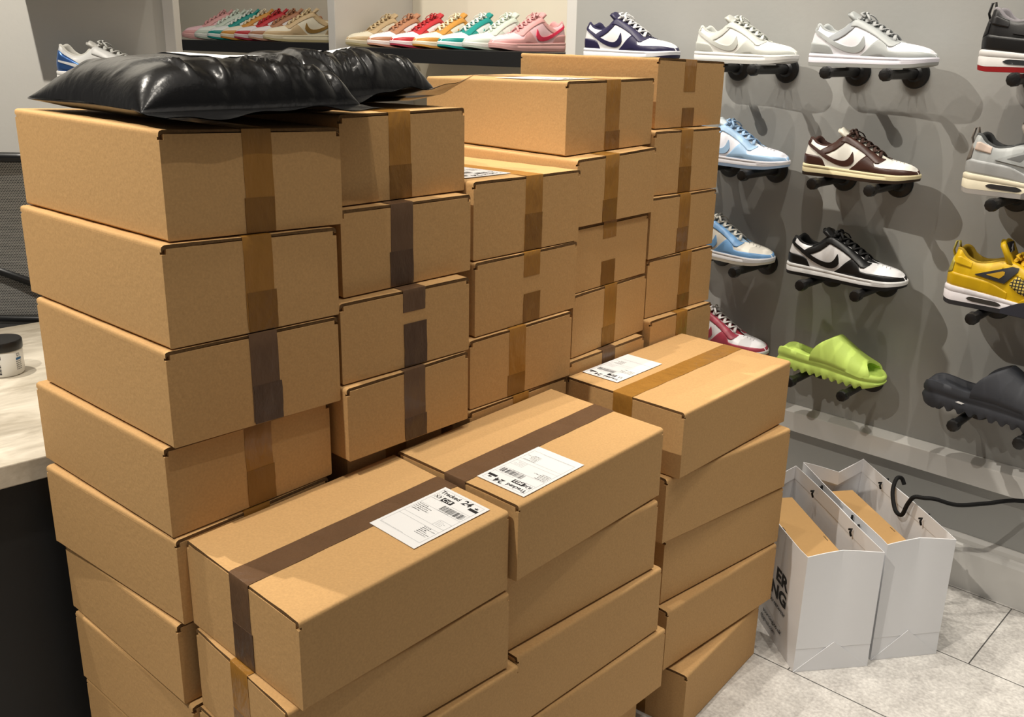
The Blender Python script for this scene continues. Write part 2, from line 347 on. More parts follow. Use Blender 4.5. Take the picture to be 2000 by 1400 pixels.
BOXES = {
 'A1': [[-3873,10450,9601],[-2243,12277,9507],[-5078,14806,9472],[-6708,12979,9566],[-3873,10450,10825],[-2243,12277,10733],[-5078,14806,10745],[-6708,12979,10837]],
 'A2': [[-3908,10311,8379],[-2298,12090,8332],[-5164,14685,8279],[-6775,12906,8327],[-3908,10311,9586],[-2298,12090,9494],[-5164,14685,9458],[-6775,12906,9550]],
 'A3': [[-3952,10245,7170],[-2310,12032,7135],[-4969,14476,7043],[-6612,12689,7078],[-3952,10245,8361],[-2310,12032,8313],[-4969,14476,8264],[-6612,12689,8312]],
 'A4': [[-4089,10275,5966],[-2480,12067,6015],[-5181,14492,5920],[-6790,12699,5871],[-4089,10275,7148],[-2480,12067,7113],[-5181,14492,7021],[-6790,12699,7056]],
 'A5': [[-4039,10232,4769],[-2525,12021,4782],[-5186,14272,4637],[-6699,12484,4624],[-4039,10232,5948],[-2525,12021,5994],[-5186,14272,5900],[-6699,12484,5854]],
 'A6': [[-4134,10237,3577],[-2543,11970,3568],[-4988,14215,3508],[-6579,12483,3517],[-4134,10237,4745],[-2543,11970,4763],[-4988,14215,4626],[-6579,12483,4608]],
 'A7': [[-4021,10202,2337],[-2468,11979,2337],[-4966,14163,2337],[-6519,12386,2337],[-4021,10202,3558],[-2468,11979,3548],[-4966,14163,3489],[-6519,12386,3499]],
 'B1': [[-2302,12565,9689],[-770,14326,9676],[-3487,16691,9689],[-5020,14930,9702],[-2302,12565,10867],[-770,14326,10884],[-3487,16691,10843],[-5020,14930,10826]],
 'B2': [[-2280,12316,8493],[-659,14040,8515],[-3281,16506,8524],[-4902,14783,8503],[-2280,12316,9670],[-659,14040,9656],[-3281,16506,9668],[-4902,14783,9681]],
 'B3': [[-2283,12077,7336],[-656,13686,7366],[-3187,16246,7379],[-4814,14637,7349],[-2283,12077,8471],[-656,13686,8492],[-3187,16246,8503],[-4814,14637,8482]],
 'B4': [[-2200,11931,6249],[-626,13644,6249],[-3276,16079,6249],[-4850,14367,6249],[-2200,11931,7314],[-626,13644,7345],[-3276,16079,7357],[-4850,14367,7326]],
 'C1': [[-621,14207,8612],[1090,16036,8612],[-1537,18494,8623],[-3248,16665,8623],[-621,14207,9814],[1090,16036,9805],[-1537,18494,9762],[-3248,16665,9771]],
 'C2': [[-587,14148,7414],[1081,16022,7421],[-1607,18416,7456],[-3276,16542,7449],[-587,14148,8592],[1081,16022,8592],[-1607,18416,8603],[-3276,16542,8603]],
 'C3': [[-648,13999,6259],[1026,15850,6227],[-1645,18265,6344],[-3319,16415,6376],[-648,13999,7393],[1026,15850,7400],[-1645,18265,7435],[-3319,16415,7428]],
 'C4': [[-634,13892,5362],[1011,15821,5362],[-1741,18167,5362],[-3386,16238,5362],[-634,13892,6237],[1011,15821,6207],[-1741,18167,6326],[-3386,16238,6356]],
 'D1': [[838,16536,9967],[2541,18303,10041],[-55,20804,10064],[-1757,19037,9990],[838,16536,11205],[2541,18303,11237],[-55,20804,11187],[-1757,19037,11156]],
 'D2': [[1042,16188,8791],[2610,17927,8810],[-64,20337,8820],[-1632,18597,8801],[1042,16188,9941],[2610,17927,10012],[-64,20337,10031],[-1632,18597,9960]],
 'D3': [[1035,16238,7597],[2539,17939,7622],[-159,20323,7645],[-1662,18623,7620],[1035,16238,8772],[2539,17939,8790],[-159,20323,8800],[-1662,18623,8781]],
 'D4': [[1065,16196,6420],[2580,18003,6448],[-181,20316,6522],[-1695,18509,6495],[1065,16196,7577],[2580,18003,7603],[-181,20316,7625],[-1695,18509,7599]],
 'D5': [[1050,15996,5426],[2614,17740,5426],[-69,20147,5426],[-1633,18404,5426],[1050,15996,6396],[2614,17740,6421],[-69,20147,6497],[-1633,18404,6472]],
 'E1': [[2652,18698,10283],[4257,20395,10270],[1668,22845,10311],[62,21148,10324],[2652,18698,11597],[4257,20395,11520],[1668,22845,11531],[62,21148,11608]],
 'E2': [[2614,18251,9061],[4180,19859,9023],[1602,22370,9053],[36,20761,9090],[2614,18251,10262],[4180,19859,10249],[1602,22370,10290],[36,20761,10303]],
 'E3': [[2592,18011,7860],[4181,19807,7859],[1486,22191,7869],[-103,20395,7870],[2592,18011,9043],[4181,19807,9004],[1486,22191,9036],[-103,20395,9075]],
 'E4': [[2606,18043,6674],[4171,19663,6665],[1582,22165,6681],[17,20545,6691],[2606,18043,7840],[4171,19663,7839],[1582,22165,7849],[17,20545,7850]],
 'E5': [[2712,17900,5508],[4217,19540,5508],[1564,21973,5508],[60,20333,5508],[2712,17900,6654],[4217,19540,6645],[1564,21973,6662],[60,20333,6670]],
 'F1a': [[-2228,8762,4697],[3,11212,4752],[-1720,12781,4801],[-3951,10332,4745],[-2228,8762,5833],[3,11212,5935],[-1720,12781,6020],[-3951,10332,5918]],
 'F1b': [[-2404,8748,3566],[31,11176,3541],[-1468,12678,3550],[-3902,10250,3574],[-2404,8748,4677],[31,11176,4731],[-1468,12678,4777],[-3902,10250,4723]],
 'F1c': [[-2270,8656,2287],[192,11259,2287],[-1495,12855,2287],[-3957,10253,2287],[-2270,8656,3545],[192,11259,3520],[-1495,12855,3529],[-3957,10253,3554]],
 'F2a': [[129,11220,4879],[2428,13917,4863],[665,15420,4859],[-1635,12723,4875],[129,11220,6015],[2428,13917,6044],[665,15420,6127],[-1635,12723,6098]],
 'F2b': [[-79,11306,3637],[2404,13782,3612],[735,15455,3623],[-1748,12979,3648],[-79,11306,4859],[2404,13782,4844],[735,15455,4839],[-1748,12979,4854]],
 'F2c': [[164,11306,2420],[2553,13833,2401],[842,15451,2408],[-1547,12925,2427],[164,11306,3615],[2553,13833,3590],[842,15451,3602],[-1547,12925,3627]],
 'F2d': [[210,11309,1217],[2706,13897,1217],[1011,15532,1217],[-1485,12943,1217],[210,11309,2399],[2706,13897,2380],[1011,15532,2387],[-1485,12943,2407]],
 'F3a': [[2813,14284,4988],[5276,17029,4946],[3449,18669,4952],[986,15923,4993],[2813,14284,6155],[5276,17029,6183],[3449,18669,6203],[986,15923,6175]],
 'F3b': [[2607,14291,3770],[5332,16737,3704],[3760,18489,3699],[1035,16043,3766],[2607,14291,4970],[5332,16737,4928],[3760,18489,4930],[1035,16043,4972]],
 'F3c': [[2695,14514,2458],[5332,16757,2504],[3802,18557,2512],[1164,16314,2465],[2695,14514,3746],[5332,16757,3683],[3802,18557,3678],[1164,16314,3741]],
 'F3d': [[2798,14306,1231],[5313,16697,1231],[3691,18403,1231],[1176,16013,1231],[2798,14306,2437],[5313,16697,2484],[3691,18403,2489],[1176,16013,2442]],
}
# ------------------------------------------------------------------ shipping boxes
# corner points (1/10 mm): front-left, front-right, back-right, back-left at the base, then the same at the top
T = 0.0038
class Carton:
    def __init__(s, key, corners, long_u):
        s.P = [Vector(c) / 10000 for c in corners]
        s.base = sum(s.P[:4], Vector()) / 4
        s.P = [p - s.base for p in s.P]
        s.long_u = long_u
        a = (s.P[1] - s.P[0]).length; b = (s.P[3] - s.P[0]).length
        s.L, s.Wd = (a, b) if long_u else (b, a)
        s.H = sum((s.P[i + 4] - s.P[i]).length for i in range(4)) / 4
        s.key = key; s.rnd = random.Random(key)
        s.bul = [s.rnd.uniform(-0.0004, 0.0007) for _ in range(4)]
    def M(s, l, w, h):
        """l metres along the long axis from the taped end in view, w across, h up"""
        a, b, c = l / s.L, w / s.Wd, h / s.H
        u, v = (a, b) if s.long_u else (b, a)
        P = s.P
        lo = (P[0] * (1 - u) + P[1] * u) * (1 - v) + (P[3] * (1 - u) + P[2] * u) * v
        hi = (P[4] * (1 - u) + P[5] * u) * (1 - v) + (P[7] * (1 - u) + P[6] * u) * v
        return lo * (1 - c) + hi * c
    def warp(s, l, w, h):
        e = 0.0
        mid = sin(pi * min(max(l / s.L, 0), 1)) * sin(pi * min(max(h / s.H, 0), 1))
        if w <= 0.004: e = -s.bul[0] * mid
        elif w >= s.Wd - 0.004: e = s.bul[1] * mid
        return s.M(l, w + e, h)
    def carton(s, root):
        L, Wd, H = s.L, s.Wd, s.H; r = 0.0045; g = 0.0034
        mb = MB()
        def prof(h1):
            pts = [(0.002, 0), (Wd - 0.002, 0), (Wd, 0.002)] + [(Wd, H * k / 4) for k in (1, 2, 3)] + [(Wd, h1), (0, h1)] + [(0, H * k / 4) for k in (3, 2, 1)] + [(0, 0.002)]
            return pts
        pr = prof(H - g - r * 0.6)
        # sleeve of four panels, its walls set back from both ends
        n = 10
        rows = [[s.warp(T + (L - 2 * T) * i / n, w, h) for w, h in pr] for i in range(n + 1)]
        mb.grid(rows, True); m = len(pr); b = len(mb.v) - m * (n + 1)
        mb.f += [tuple(b + k for k in range(m))[::-1], tuple(b + n * m + k for k in range(m))]; mb.mi += [1, 1]  # sleeve ends coloured dark, as shade seen through the lid slot
        # end panels with the die-cut corner notches
        nt, nh = 0.0055, 0.011
        for l0, l1 in ((0.0, T), (L - T, L)):
            e = [(0.0015, 0.0), (Wd - 0.0015, 0.0), (Wd, 0.0015), (Wd, H - nh), (Wd - nt, H - nh), (Wd - nt, H - g - 0.0012), (nt, H - g - 0.0012), (nt, H - nh), (0, H - nh), (0, 0.0015)]
            k = len(e)
            mb.add([s.M(l0, w, h) for w, h in e] + [s.M(l1, w, h) for w, h in e], [tuple(range(k))[::-1], tuple(range(k, 2 * k))] + [(i, (i + 1) % k, k + (i + 1) % k, k + i) for i in range(k)])
        # lid with rolled long edges and slightly torn ends
        lp = [(0, H - g - r), (0.0, H - r), (0.0007, H - r * 0.45), (0.002, H - 0.0009), (r, H)] + [(Wd * k / 8, H) for k in range(1, 8)] + [(Wd - r, H), (Wd - 0.002, H - 0.0009), (Wd - 0.0007, H - r * 0.45), (Wd, H - r), (Wd, H - g - r), (Wd - 0.003, H - g - r * 0.5), (Wd * 0.75, H - g), (Wd * 0.5, H - g), (Wd * 0.25, H - g), (0.003, H - g - r * 0.5)]
        n = 24; rows = []
        jag = [[s.rnd.uniform(0, 0.0013) for _ in lp] for _ in (0, 1)]
        for i in range(n + 1):
            row = []
            for j, (w, h) in enumerate(lp):
                l = L * i / n
                if i == 0: l += jag[0][j]
                if i == n: l -= jag[1][j]
                row.append(s.M(l, w, h - (0.0004 + 0.0005 * sin(i * 1.3 + j)) * (0 if h < H - 0.0002 else 0.6)))
            rows.append(row)
        b = len(mb.v); mb.grid(rows, True); m = len(lp)
        mb.f += [tuple(b + k for k in range(m))[::-1], tuple(b + n * m + k for k in range(m))]; mb.mi += [1, 1]
        mb.build('carton', [KRAFT, KRAFT_EDGE_SLOT_SHADE], root, angle=42)
    def ribbon(s, root, name, m, path, w0, tw, th=0.0005, skew=0.0):
        """path of (l,h) points on the skin of the box, tape of width tw centred at w0"""
        mb = MB(); rows = []
        k = 6
        for idx, (l, h, nl, nh) in enumerate(path):
            jit = s.rnd.uniform(-0.0005, 0.0005)
            row = []
            for t in (0.0002, th):
                ws = [w0 + jit + skew * idx / max(1, len(path) - 1) + tw * (q / k - 0.5) for q in range(k + 1)]
                if t == th: ws = ws[::-1]
                row += [s.M(l + nl * t, w, h + nh * (t + 0.0)) for w in ws]
            rows.append(row)
        mb.grid(rows, True); mm = len(rows[0])
        mb.f += [tuple(range(mm))[::-1], tuple(len(mb.v) - mm + q for q in range(mm))]; mb.mi += [0, 0]
        return mb.build(name, m, root, angle=50)
    def tape(s, root, m, md, top=0.07, bottom=0.05, tw=0.040, w0=None, under=True, cover=True):
        L, H = s.L, s.H; w0 = w0 if w0 is not None else s.Wd * s.rnd.uniform(0.485, 0.515)
        hv = 0.7071
        def down(h0, h1, n=5): return [(0.0, lerp(h0, h1, i / n), -1, 0) for i in range(n + 1)]
        path = down(H - top, H - 0.0012) + [(0.0004, H - 0.0002, -hv, hv), (0.002, H, 0, 1)] + [(lerp(0.01, L - 0.01, i / 12), H, 0, 1) for i in range(13)] + [(L - 0.002, H, 0, 1), (L - 0.0004, H - 0.0002, hv, hv)] + [(L, H - 0.0012 - k * 0.012, 1, 0) for k in range(5)]
        s.ribbon(root, 'packing_tape', m, path, w0, tw)
        if bottom:
            path = [(0.05, 0.0, 0, -1), (0.002, 0.0, 0, -1)] + [(0.0, lerp(0.001, bottom, i / 5), -1, 0) for i in range(6)]
            s.ribbon(root, 'packing_tape', md, path, w0 + s.rnd.uniform(-0.002, 0.003), tw * 1.03, th=0.0009)
    def flat(s, l, w, lift=0.0009):
        return s.M(l, w, s.H) + Vector((0, 0, lift))
def printed_label(car, root, l0, w0, ang, variant, lw=0.105, lh=0.155, txt=('X3', 'C18')):
    """shipping label on the lid: l0,w0 = lid position of its top-left corner, ang = direction of its reading line"""
    o = car.flat(l0, w0); ex = (car.flat(l0 + cos(ang) * 0.01, w0 + sin(ang) * 0.01) - o).normalized()
    nz = (car.flat(l0 + 0.01, w0) - o).cross(car.flat(l0, w0 + 0.01) - o).normalized()
    if nz.z < 0: nz = -nz
    ey = nz.cross(ex).normalized(); nz = ex.cross(ey)
    o = o + nz * 0.0002
    M = Matrix(((ex.x, ey.x, nz.x, o.x), (ex.y, ey.y, nz.y, o.y), (ex.z, ey.z, nz.z, o.z), (0, 0, 0, 1)))
    return label_on(root, M, variant, lw, lh, txt)
def label_on(root, M, variant, lw=0.105, lh=0.155, txt=('X3', 'C18')):
    mb = MB(); mb.box((0, -lh, -0.0001), (lw, 0, 0.0003), M=M); lab = mb.build('shipping_label', LABEL, root)
    up = M @ Matrix.Translation((0, 0, 0.00042)); k = lw / 0.105
    ink = MB(); gr = MB(); bar = MB(); adr = MB(); ret = MB()
    def rect(mb_, x0, y0, x1, y1, dz=0.0): mb_.add([up @ Vector((x * k, y * k, dz)) for x, y in ((x0, y0), (x1, y0), (x1, y1), (x0, y1))], [(0, 1, 2, 3)])
    def frame(x0, y0, x1, y1, t=0.0005):
        rect(gr, x0, y0, x1, y0 + t); rect(gr, x0, y1 - t, x1, y1); rect(gr, x0, y0, x0 + t, y1); rect(gr, x1 - t, y0, x1, y1)
    def text(t, size, x, y, bold=0.0006, dz=0.0):
        v, f = text_mesh(t, size * k, 'lettering', INK, None, up @ Matrix.Translation((x * k, y * k, dz)), bold=bold); return v, f
    frame(0.006, -0.148, 0.099, -0.006)
    for y in (-0.062, -0.098, -0.108): rect(gr, 0.006, y, 0.099, y + 0.0005)
    rect(gr, 0.056, -0.0395, 0.099, -0.039); rect(gr, 0.082, -0.0545, 0.099, -0.054); rect(gr, 0.082, -0.0545, 0.0825, -0.039)
    frame(0.072, -0.098, 0.099, -0.079)
    ink.add(*text('Tracked', 0.0128, 0.008, -0.0185, 0.0003)); ink.add(*text('24', 0.0195, 0.0575, -0.0205, 0.0004))
    ink.add(*text(txt[0], 0.011, 0.009, -0.0345, 0.0002))
    rect(ink, 0.026, -0.0375, 0.0505, -0.0255)
    white = MB(); white.add(*text(txt[1], 0.0108, 0.0288, -0.0352, 0.0002, 0.0003))
    # carrier mark: small crown above a dark bar
    rect(ink, 0.0795, -0.0265, 0.1005 - 0.002, -0.0195)
    cx, cy = 0.0895, -0.0175
    ink.add([up @ Vector((x * k, y * k, 0)) for x, y in ((cx - 0.003, cy), (cx + 0.003, cy), (cx + 0.0042, cy + 0.0045), (cx + 0.0018, cy + 0.0025), (cx, cy + 0.006), (cx - 0.0018, cy + 0.0025), (cx - 0.0042, cy + 0.0045))], [(0, 1, 2, 3, 4, 5, 6)])
    rnd = random.Random(variant)
    x = 0.045
    while x < 0.094:                                   # linear barcode
        w_ = rnd.choice((0.0005, 0.0005, 0.001, 0.0015)); 
        if not 0.0815 < x < 0.0835: rect(bar, x, -0.0585, x + w_, -0.0435)
        x += w_ + rnd.choice((0.0005, 0.0008, 0.0013))
    def lines(x, y, n, wmax, h=0.0017, step=0.0034, mbx=None):      # fine print, too small to read
        for i in range(n):
            e = x + wmax * rnd.uniform(0.45, 1); q = x
            while q < e:
                d = rnd.uniform(0.0006, 0.0022); rect(mbx or ink, q, y - i * step, q + d, y - i * step + h * rnd.uniform(0.55, 1)); q += d + rnd.uniform(0.0004, 0.0014)
    lines(0.009, -0.0245, 1, 0.014, 0.0012); lines(0.008, -0.0395, 1, 0.03, 0.001); lines(0.046, -0.0612, 1, 0.04, 0.001); lines(0.085, -0.044, 3, 0.012, 0.001, 0.0032, gr)
    lines(0.009, -0.066, 5, 0.036, 0.0022, 0.0046, adr); lines(0.075, -0.0835, 4, 0.02, 0.0012, 0.0035, gr); lines(0.068, -0.1105, 6, 0.028, 0.0019, 0.0042, ret); lines(0.008, -0.1465, 1, 0.088, 0.0009, 0.003, gr)
    ink.build('label_text', INK, lab, fix=False); bar.build('barcode', INK, lab, fix=False); adr.build('address_text', INK, lab, fix=False); ret.build('return_address_text', INK, lab, fix=False); gr.build('label_rule', GREYINK, lab, fix=False); white.build('badge_letters', LABEL, lab, fix=False)
    return lab
STACKS = {'A': 'leftmost tall stack', 'B': 'second tall stack from left', 'C': 'third tall stack from left', 'D': 'fourth tall stack from left', 'E': 'tall stack nearest shoe wall',
          'F1': 'front-left short stack', 'F2': 'middle short stack', 'F3': 'short stack beside the paper bags'}
ORD = ['topmost', 'second from top', 'third from top', 'fourth from top', 'fifth from top', 'sixth from top', 'seventh from top', 'eighth from top', 'ninth from top', 'tenth from top']
# tape: (material, length down the end from the lid, length up from the base, centre across) ; None = plain end
TAPES = {
 'A1': (AMBER, AMBER_D, .125, .043, .5), 'A2': (AMBER, AMBER_D, .122, .050, .51), 'A3': (BROWN, BROWN_D, .121, .052, .53), 'A4': (AMBER, AMBER_D, .113, .050, .53),
 'A5': (AMBER, AMBER_D, .08, .05, .5), 'A6': (AMBER, AMBER_D, .08, .05, .5), 'A7': (BROWN, BROWN_D, .08, .05, .5),
 'B1': (AMBER, AMBER_D, .116, .046, .45), 'B2': (BROWN, BROWN_D, .114, .05, .44), 'B3': (BROWN, BROWN_D, .032, .064, .545), 'B4': (BROWN, BROWN_D, .108, .035, .53),
 'C1': (AMBER, AMBER_D, .113, .058, .54), 'C2': (AMBER, AMBER_D, .040, .048, .53), 'C3': (AMBER, AMBER_D, .108, .035, .44), 'C4': (AMBER, AMBER_D, .07, 0, .5),
 'D1': (AMBER, AMBER_D, .115, .032, .51), 'D2': (AMBER, AMBER_D, .115, .040, .42), 'D3': (AMBER, AMBER_D, .030, .045, .46), 'D4': (AMBER, AMBER_D, .11, .036, .49), 'D5': (BROWN, BROWN_D, .08, .03, .5),
 'E1': (AMBER, AMBER_D, .06, .036, .47), 'E2': (AMBER, AMBER_D, .12, .05, .47), 'E3': (AMBER, AMBER_D, .115, .05, .5), 'E4': (AMBER, AMBER_D, .112, .03, .57), 'E5': (AMBER, AMBER_D, .08, .05, .5),
 'F1a': (BROWN, BROWN_D, .075, .052, .5), 'F1b': (AMBER, AMBER_D, .10, .05, .5), 'F1c': (AMBER, AMBER_D, .08, .05, .5), 'F2a': (BROWN, BROWN_D, .07, .05, .5), 'F2b': (BROWN, BROWN_D, .06, .05, .5),
 'F2c': (AMBER, AMBER_D, .06, .05, .5), 'F2d': (AMBER, AMBER_D, .06, .05, .5), 'F3a': (AMBER, AMBER_D, .06, .04, .5), 'F3b': (AMBER, AMBER_D, .06, .04, .5), 'F3c': (AMBER, AMBER_D, .06, .04, .5), 'F3d': (AMBER, AMBER_D, .06, .04, .5)}
def rect_box(x, y, yaw, wu, dv, z0, z1):
    c, s_ = cos(yaw), sin(yaw); P = [(x, y), (x + wu * c, y + wu * s_), (x + wu * c - dv * s_, y + wu * s_ + dv * c), (x - dv * s_, y + dv * c)]
    return [[round(a * 10000), round(b * 10000), round(z * 10000)] for z in (z0, z1) for a, b in P]
# lower boxes of each stack, mostly hidden behind the front ones
def below(key, new, n, base):
    b = BOXES[key]; bot = [v[:] for v in b[:4]]; cx_ = sum(v[0] for v in bot) / 4; cy_ = sum(v[1] for v in bot) / 4; f_ = 0.985 if new[0] == 'A' else 0.80
    bot = [[cx_ + (v[0] - cx_) * f_, cy_ + (v[1] - cy_) * f_, v[2]] for v in bot]; zb = min(v[2] for v in bot) - 15; zl = base * 10000; h = (zb - zl) / n
    out = []
    for i in range(n):
        jx = jy = 0
        z1 = zb - i * h; z0 = z1 - h + (12 if i < n - 1 else 0)
        out.append(('%s%s' % (new, i), [[v[0] + jx, v[1] + jy, z0] for v in bot] + [[v[0] + jx, v[1] + jy, z1] for v in bot]))
    return out
BOXES['F3e'] = rect_box(0.322, 1.424, 0.905, 0.300, 0.20, 0.0, 0.1175)
for k in ('B4', 'C4', 'D5'):
    for h_ in (0, 4):
        q = BOXES[k][h_:h_ + 4]; cx_ = sum(v[0] for v in q) / 4; cy_ = sum(v[1] for v in q) / 4
        for v in q: v[0] = cx_ + (v[0] - cx_) * .982; v[1] = cy_ + (v[1] - cy_) * .982
extra = {}
for key, st, n in (('A7', 'A', 2), ('B4', 'B', 6), ('C4', 'C', 5), ('D5', 'D', 5), ('E5', 'E', 5), ('F1c', 'F1', 2), ('F2d', 'F2', 1)):
    extra[st] = below(key, st + 'x', n, 0.0)
order = {}
for k in BOXES: order.setdefault(k[:2] if k[0] == 'F' else k[0], []).append((k, BOXES[k]))
for st in extra: order[st] += extra[st]
BOX = {}
for st, lst in order.items():
    for i, (k, cs) in enumerate(lst):
        car = Carton(k, cs, st[0] == 'F')
        tp = TAPES.get(k)
        hidden = 'x' in k
        desc = 'taped brown carton' if tp is None else ('brown carton with dark brown tape' if tp[0] is BROWN else 'brown carton with amber tape')
        if st[0] == 'F' and i > 1 or (st == 'A' and i > 3): desc = 'plain brown carton'
        extra_txt = {'A1': ' under a black mailer bag', 'B1': ' under a black mailer bag', 'F1a': ', white label near its right end', 'F2a': ', white label beside dark tape', 'F3a': ', white label at its left end', 'C1': ', white label half hidden on its lid', 'D1': ', white label on its lid', 'F3e': ', turned aslant on the floor'}.get(k, '')
        lab = '%s, %s %s %s' % (desc, ORD[i], 'in' if i else 'on', STACKS[st])
        if k == 'F3e': lab = 'plain brown carton turned aslant on the floor under the short stack beside the paper bags'
        elif len((lab + extra_txt).split()) <= 16: lab += extra_txt
        r = thing('shipping_box', lab, 'cardboard box', car.base, 'cardboard shipping boxes')
        car.carton(r)
        if tp: car.tape(r, tp[0], tp[1], min(tp[2], car.H * 0.97), tp[3], w0=car.Wd * tp[4])
        elif not hidden: car.tape(r, AMBER, AMBER_D, 0.05, 0.03)
        else: car.tape(r, AMBER, AMBER_D, 0.05, 0)
        BOX[k] = (car, r)
for k, (l0, w0, ang, lw, lh, txt) in {'F1a': (.953, .448, -90, .085, .133, ('X3', 'C18')), 'F2a': (.062, .042, 90, .085, .135, ('R38', 'M22')), 'F3a': (.099, .658, 90, .078, .140, ('L2', 'C6')), 'C1': (.10, .47, -90, .1, .14, ('X3', 'C2')), 'D1': (.10, .46, -90, .1, .15, ('X1', 'C4'))}.items():
    car, r = BOX[k]
    printed_label(car, r, l0 * car.L, w0 * car.Wd, radians(ang), len(k) * 7 + ord(k[1]), lw, lh, txt)
# ------------------------------------------------------------------ sneakers
def shoe_mat(rgb, rough=0.5, kind=''):
    return mat('leather_%d_%d_%d%s' % (*rgb, kind), rgb, rough, 0.4, noise=0.02, scale=90, bump=0.035, bscale=420)
LOW = dict(
    top=[(0, .30), (.03, .325), (.07, .312), (.13, .275), (.20, .262), (.27, .287), (.33, .338), (.37, .362), (.45, .335), (.55, .285), (.65, .228), (.70, .200), (.75, .192), (.82, .180), (.88, .170), (.94, .157), (.975, .143), (1, .118)],
    feather=[(0, .098), (.3, .088), (.6, .080), (.85, .078), (1, .086)], bottom=[(0, .004), (.06, 0), (.68, 0), (.85, .008), (1, .034)], sole_split=.030,
    cfrac=[(0, .80), (.13, .74), (.2, .64), (.37, .46), (.5, .36), (.7, .30), (.735, .16), (.78, 0), (1, 0)], throat=(.37, .715), tongue_top=.425)
MID = dict(
    top=[(0, .37), (.03, .392), (.07, .385), (.13, .335), (.20, .312), (.27, .322), (.34, .345), (.40, .350), (.5, .315), (.6, .262), (.66, .226), (.71, .198), (.76, .192), (.82, .180), (.88, .168), (.94, .156), (.975, .142), (1, .118)],
    feather=[(0, .128), (.03, .135), (.1, .130), (.3, .112), (.5, .092), (.7, .080), (.85, .08), (1, .09)], bottom=[(0, .012), (.08, 0), (.68, 0), (.85, .008), (1, .034)], sole_split=.034,
    cfrac=[(0, .80), (.13, .76), (.2, .70), (.37, .50), (.5, .38), (.7, .30), (.735, .16), (.78, 0), (1, 0)], throat=(.40, .715), tongue_top=.49)
RUN = dict(
    top=[(0, .33), (.03, .345), (.07, .325), (.13, .275), (.20, .250), (.27, .268), (.33, .318), (.37, .335), (.45, .305), (.55, .262), (.65, .218), (.70, .195), (.75, .178), (.82, .156), (.88, .135), (.94, .112), (.98, .095), (1, .086)],
    feather=[(0, .118), (.3, .105), (.6, .085), (.85, .076), (1, .082)], bottom=[(0, .02), (.08, 0), (.68, 0), (.85, .008), (1, .036)], sole_split=.026,
    cfrac=[(0, .80), (.13, .74), (.2, .64), (.37, .46), (.5, .36), (.7, .30), (.735, .16), (.78, 0), (1, 0)], throat=(.37, .715), tongue_top=.385)
HALFW = [(0, .118), (.2, .118), (.4, .122), (.55, .142), (.7, .162), (.8, .164), (.9, .163), (1, .16)]
def halfw(x):
    w = interp(HALFW, x)
    if x < .09: w *= max(0, 1 - ((.09 - x) / .09) ** 2.2) ** .5
    if x > .76: w *= max(0, 1 - ((x - .76) / .24) ** 3.0) ** .5
    return w
class Last:
    """shape of one sneaker, in units of its length: x from heel to toe, z up, side -1 / +1"""
    def __init__(s, P): s.P = P
    def h(s, x): return smooth_interp(s.P['top'], x)
    def z0(s, x): return smooth_interp(s.P['feather'], x)
    def c(s, x): return interp(s.P['cfrac'], x)
    def pt(s, x, z, side, off=0.0):
        th = math.acos(max(-1, min(1, 1 - 2 * x)))
        p = s._p(th, z, side)
        if off:
            a = s._p(min(th + .02, pi - .001), z, side) - s._p(max(th - .02, .001), z, side)
            b = s._p(th, z + .003, side) - s._p(th, z - .003, side)
            n = a.cross(b) * (-side)
            if n.length > 1e-9:
                n.normalize()
                if n.y * side < -1e-4 and x < .95: n = -n
                if x > .90:
                    k = (x - .90) / .10; n = n.lerp(Vector((p.x - .86, p.y, .035)).normalized(), k).normalized()
                p = p + n * off
        return p
    def _p(s, th, z, side):
        x = (1 - cos(th)) / 2
        z0, h = s.z0(x), s.h(x); zz = max(0, min(1, (z - z0) / max(1e-4, h - z0)))
        c = s.c(x); w = halfw(x)
        f = c + (1 - c) * max(0, 1 - zz ** 2.3) ** .5
        bulge = 1 + .05 * sin(pi * zz) * (1 if x < .5 else .4)
        dx = -.012 * sin(pi * min(1, zz * 1.1)) * max(0, 1 - x / .12) + .035 * zz * max(0, 1 - x / .10) * (1 if zz > .5 else zz * 2)
        tx = -.03 * zz ** 2 * max(0, (x - .85) / .15)
        return Vector((x + dx + tx, side * w * f * bulge, z))
    def panel(s, mb, x0, x1, lo, hi, off, n=None, rows=5, sides=(-1, 1), mi=0):
        """a leather overlay bounded below / above by lo(x), hi(x)"""
        n = n or max(6, int((x1 - x0) / .012))
        t0, t1 = math.acos(1 - 2 * x0), math.acos(1 - 2 * min(x1, .9995))
        for sd in sides:
            grid = []
            for i in range(n + 1):
                x = (1 - cos(lerp(t0, t1, i / n))) / 2
                a = lo(x) if callable(lo) else interp(lo, x); b = hi(x) if callable(hi) else interp(hi, x)
                a = max(a, s.z0(x) - .002); b = min(b, s.h(x)); b = max(b, a + 1e-4)
                col = [s.pt(x, a, sd, -.001)] + [s.pt(x, lerp(a, b, j / rows), sd, off) for j in range(rows + 1)] + [s.pt(x, b, sd, -.001)]
                grid.append(col)
            first = [s_ for s_ in grid[0]]
            mb.grid(grid, mi=mi)
            for col in (grid[0], grid[-1]):
                b0 = len(mb.v); mb.v += [tuple(p) for p in col]; mb.f.append(tuple(range(b0, b0 + len(col)))); mb.mi.append(mi)
def sole_ring(L_, z, grow=.012, n=96, top=None):
    out = []
    for k in range(n):
        t = 2 * pi * k / n
        x = (1 - cos(t)) / 2; sd = 1 if t < pi else -1
        w = halfw(x) + grow * min(1, halfw(x) / .05)
        xx = x + (-grow if x < .5 else grow) * abs(cos(t)) ** 3
        out.append(Vector((xx, sd * w, z(x) if callable(z) else z)))
    return out
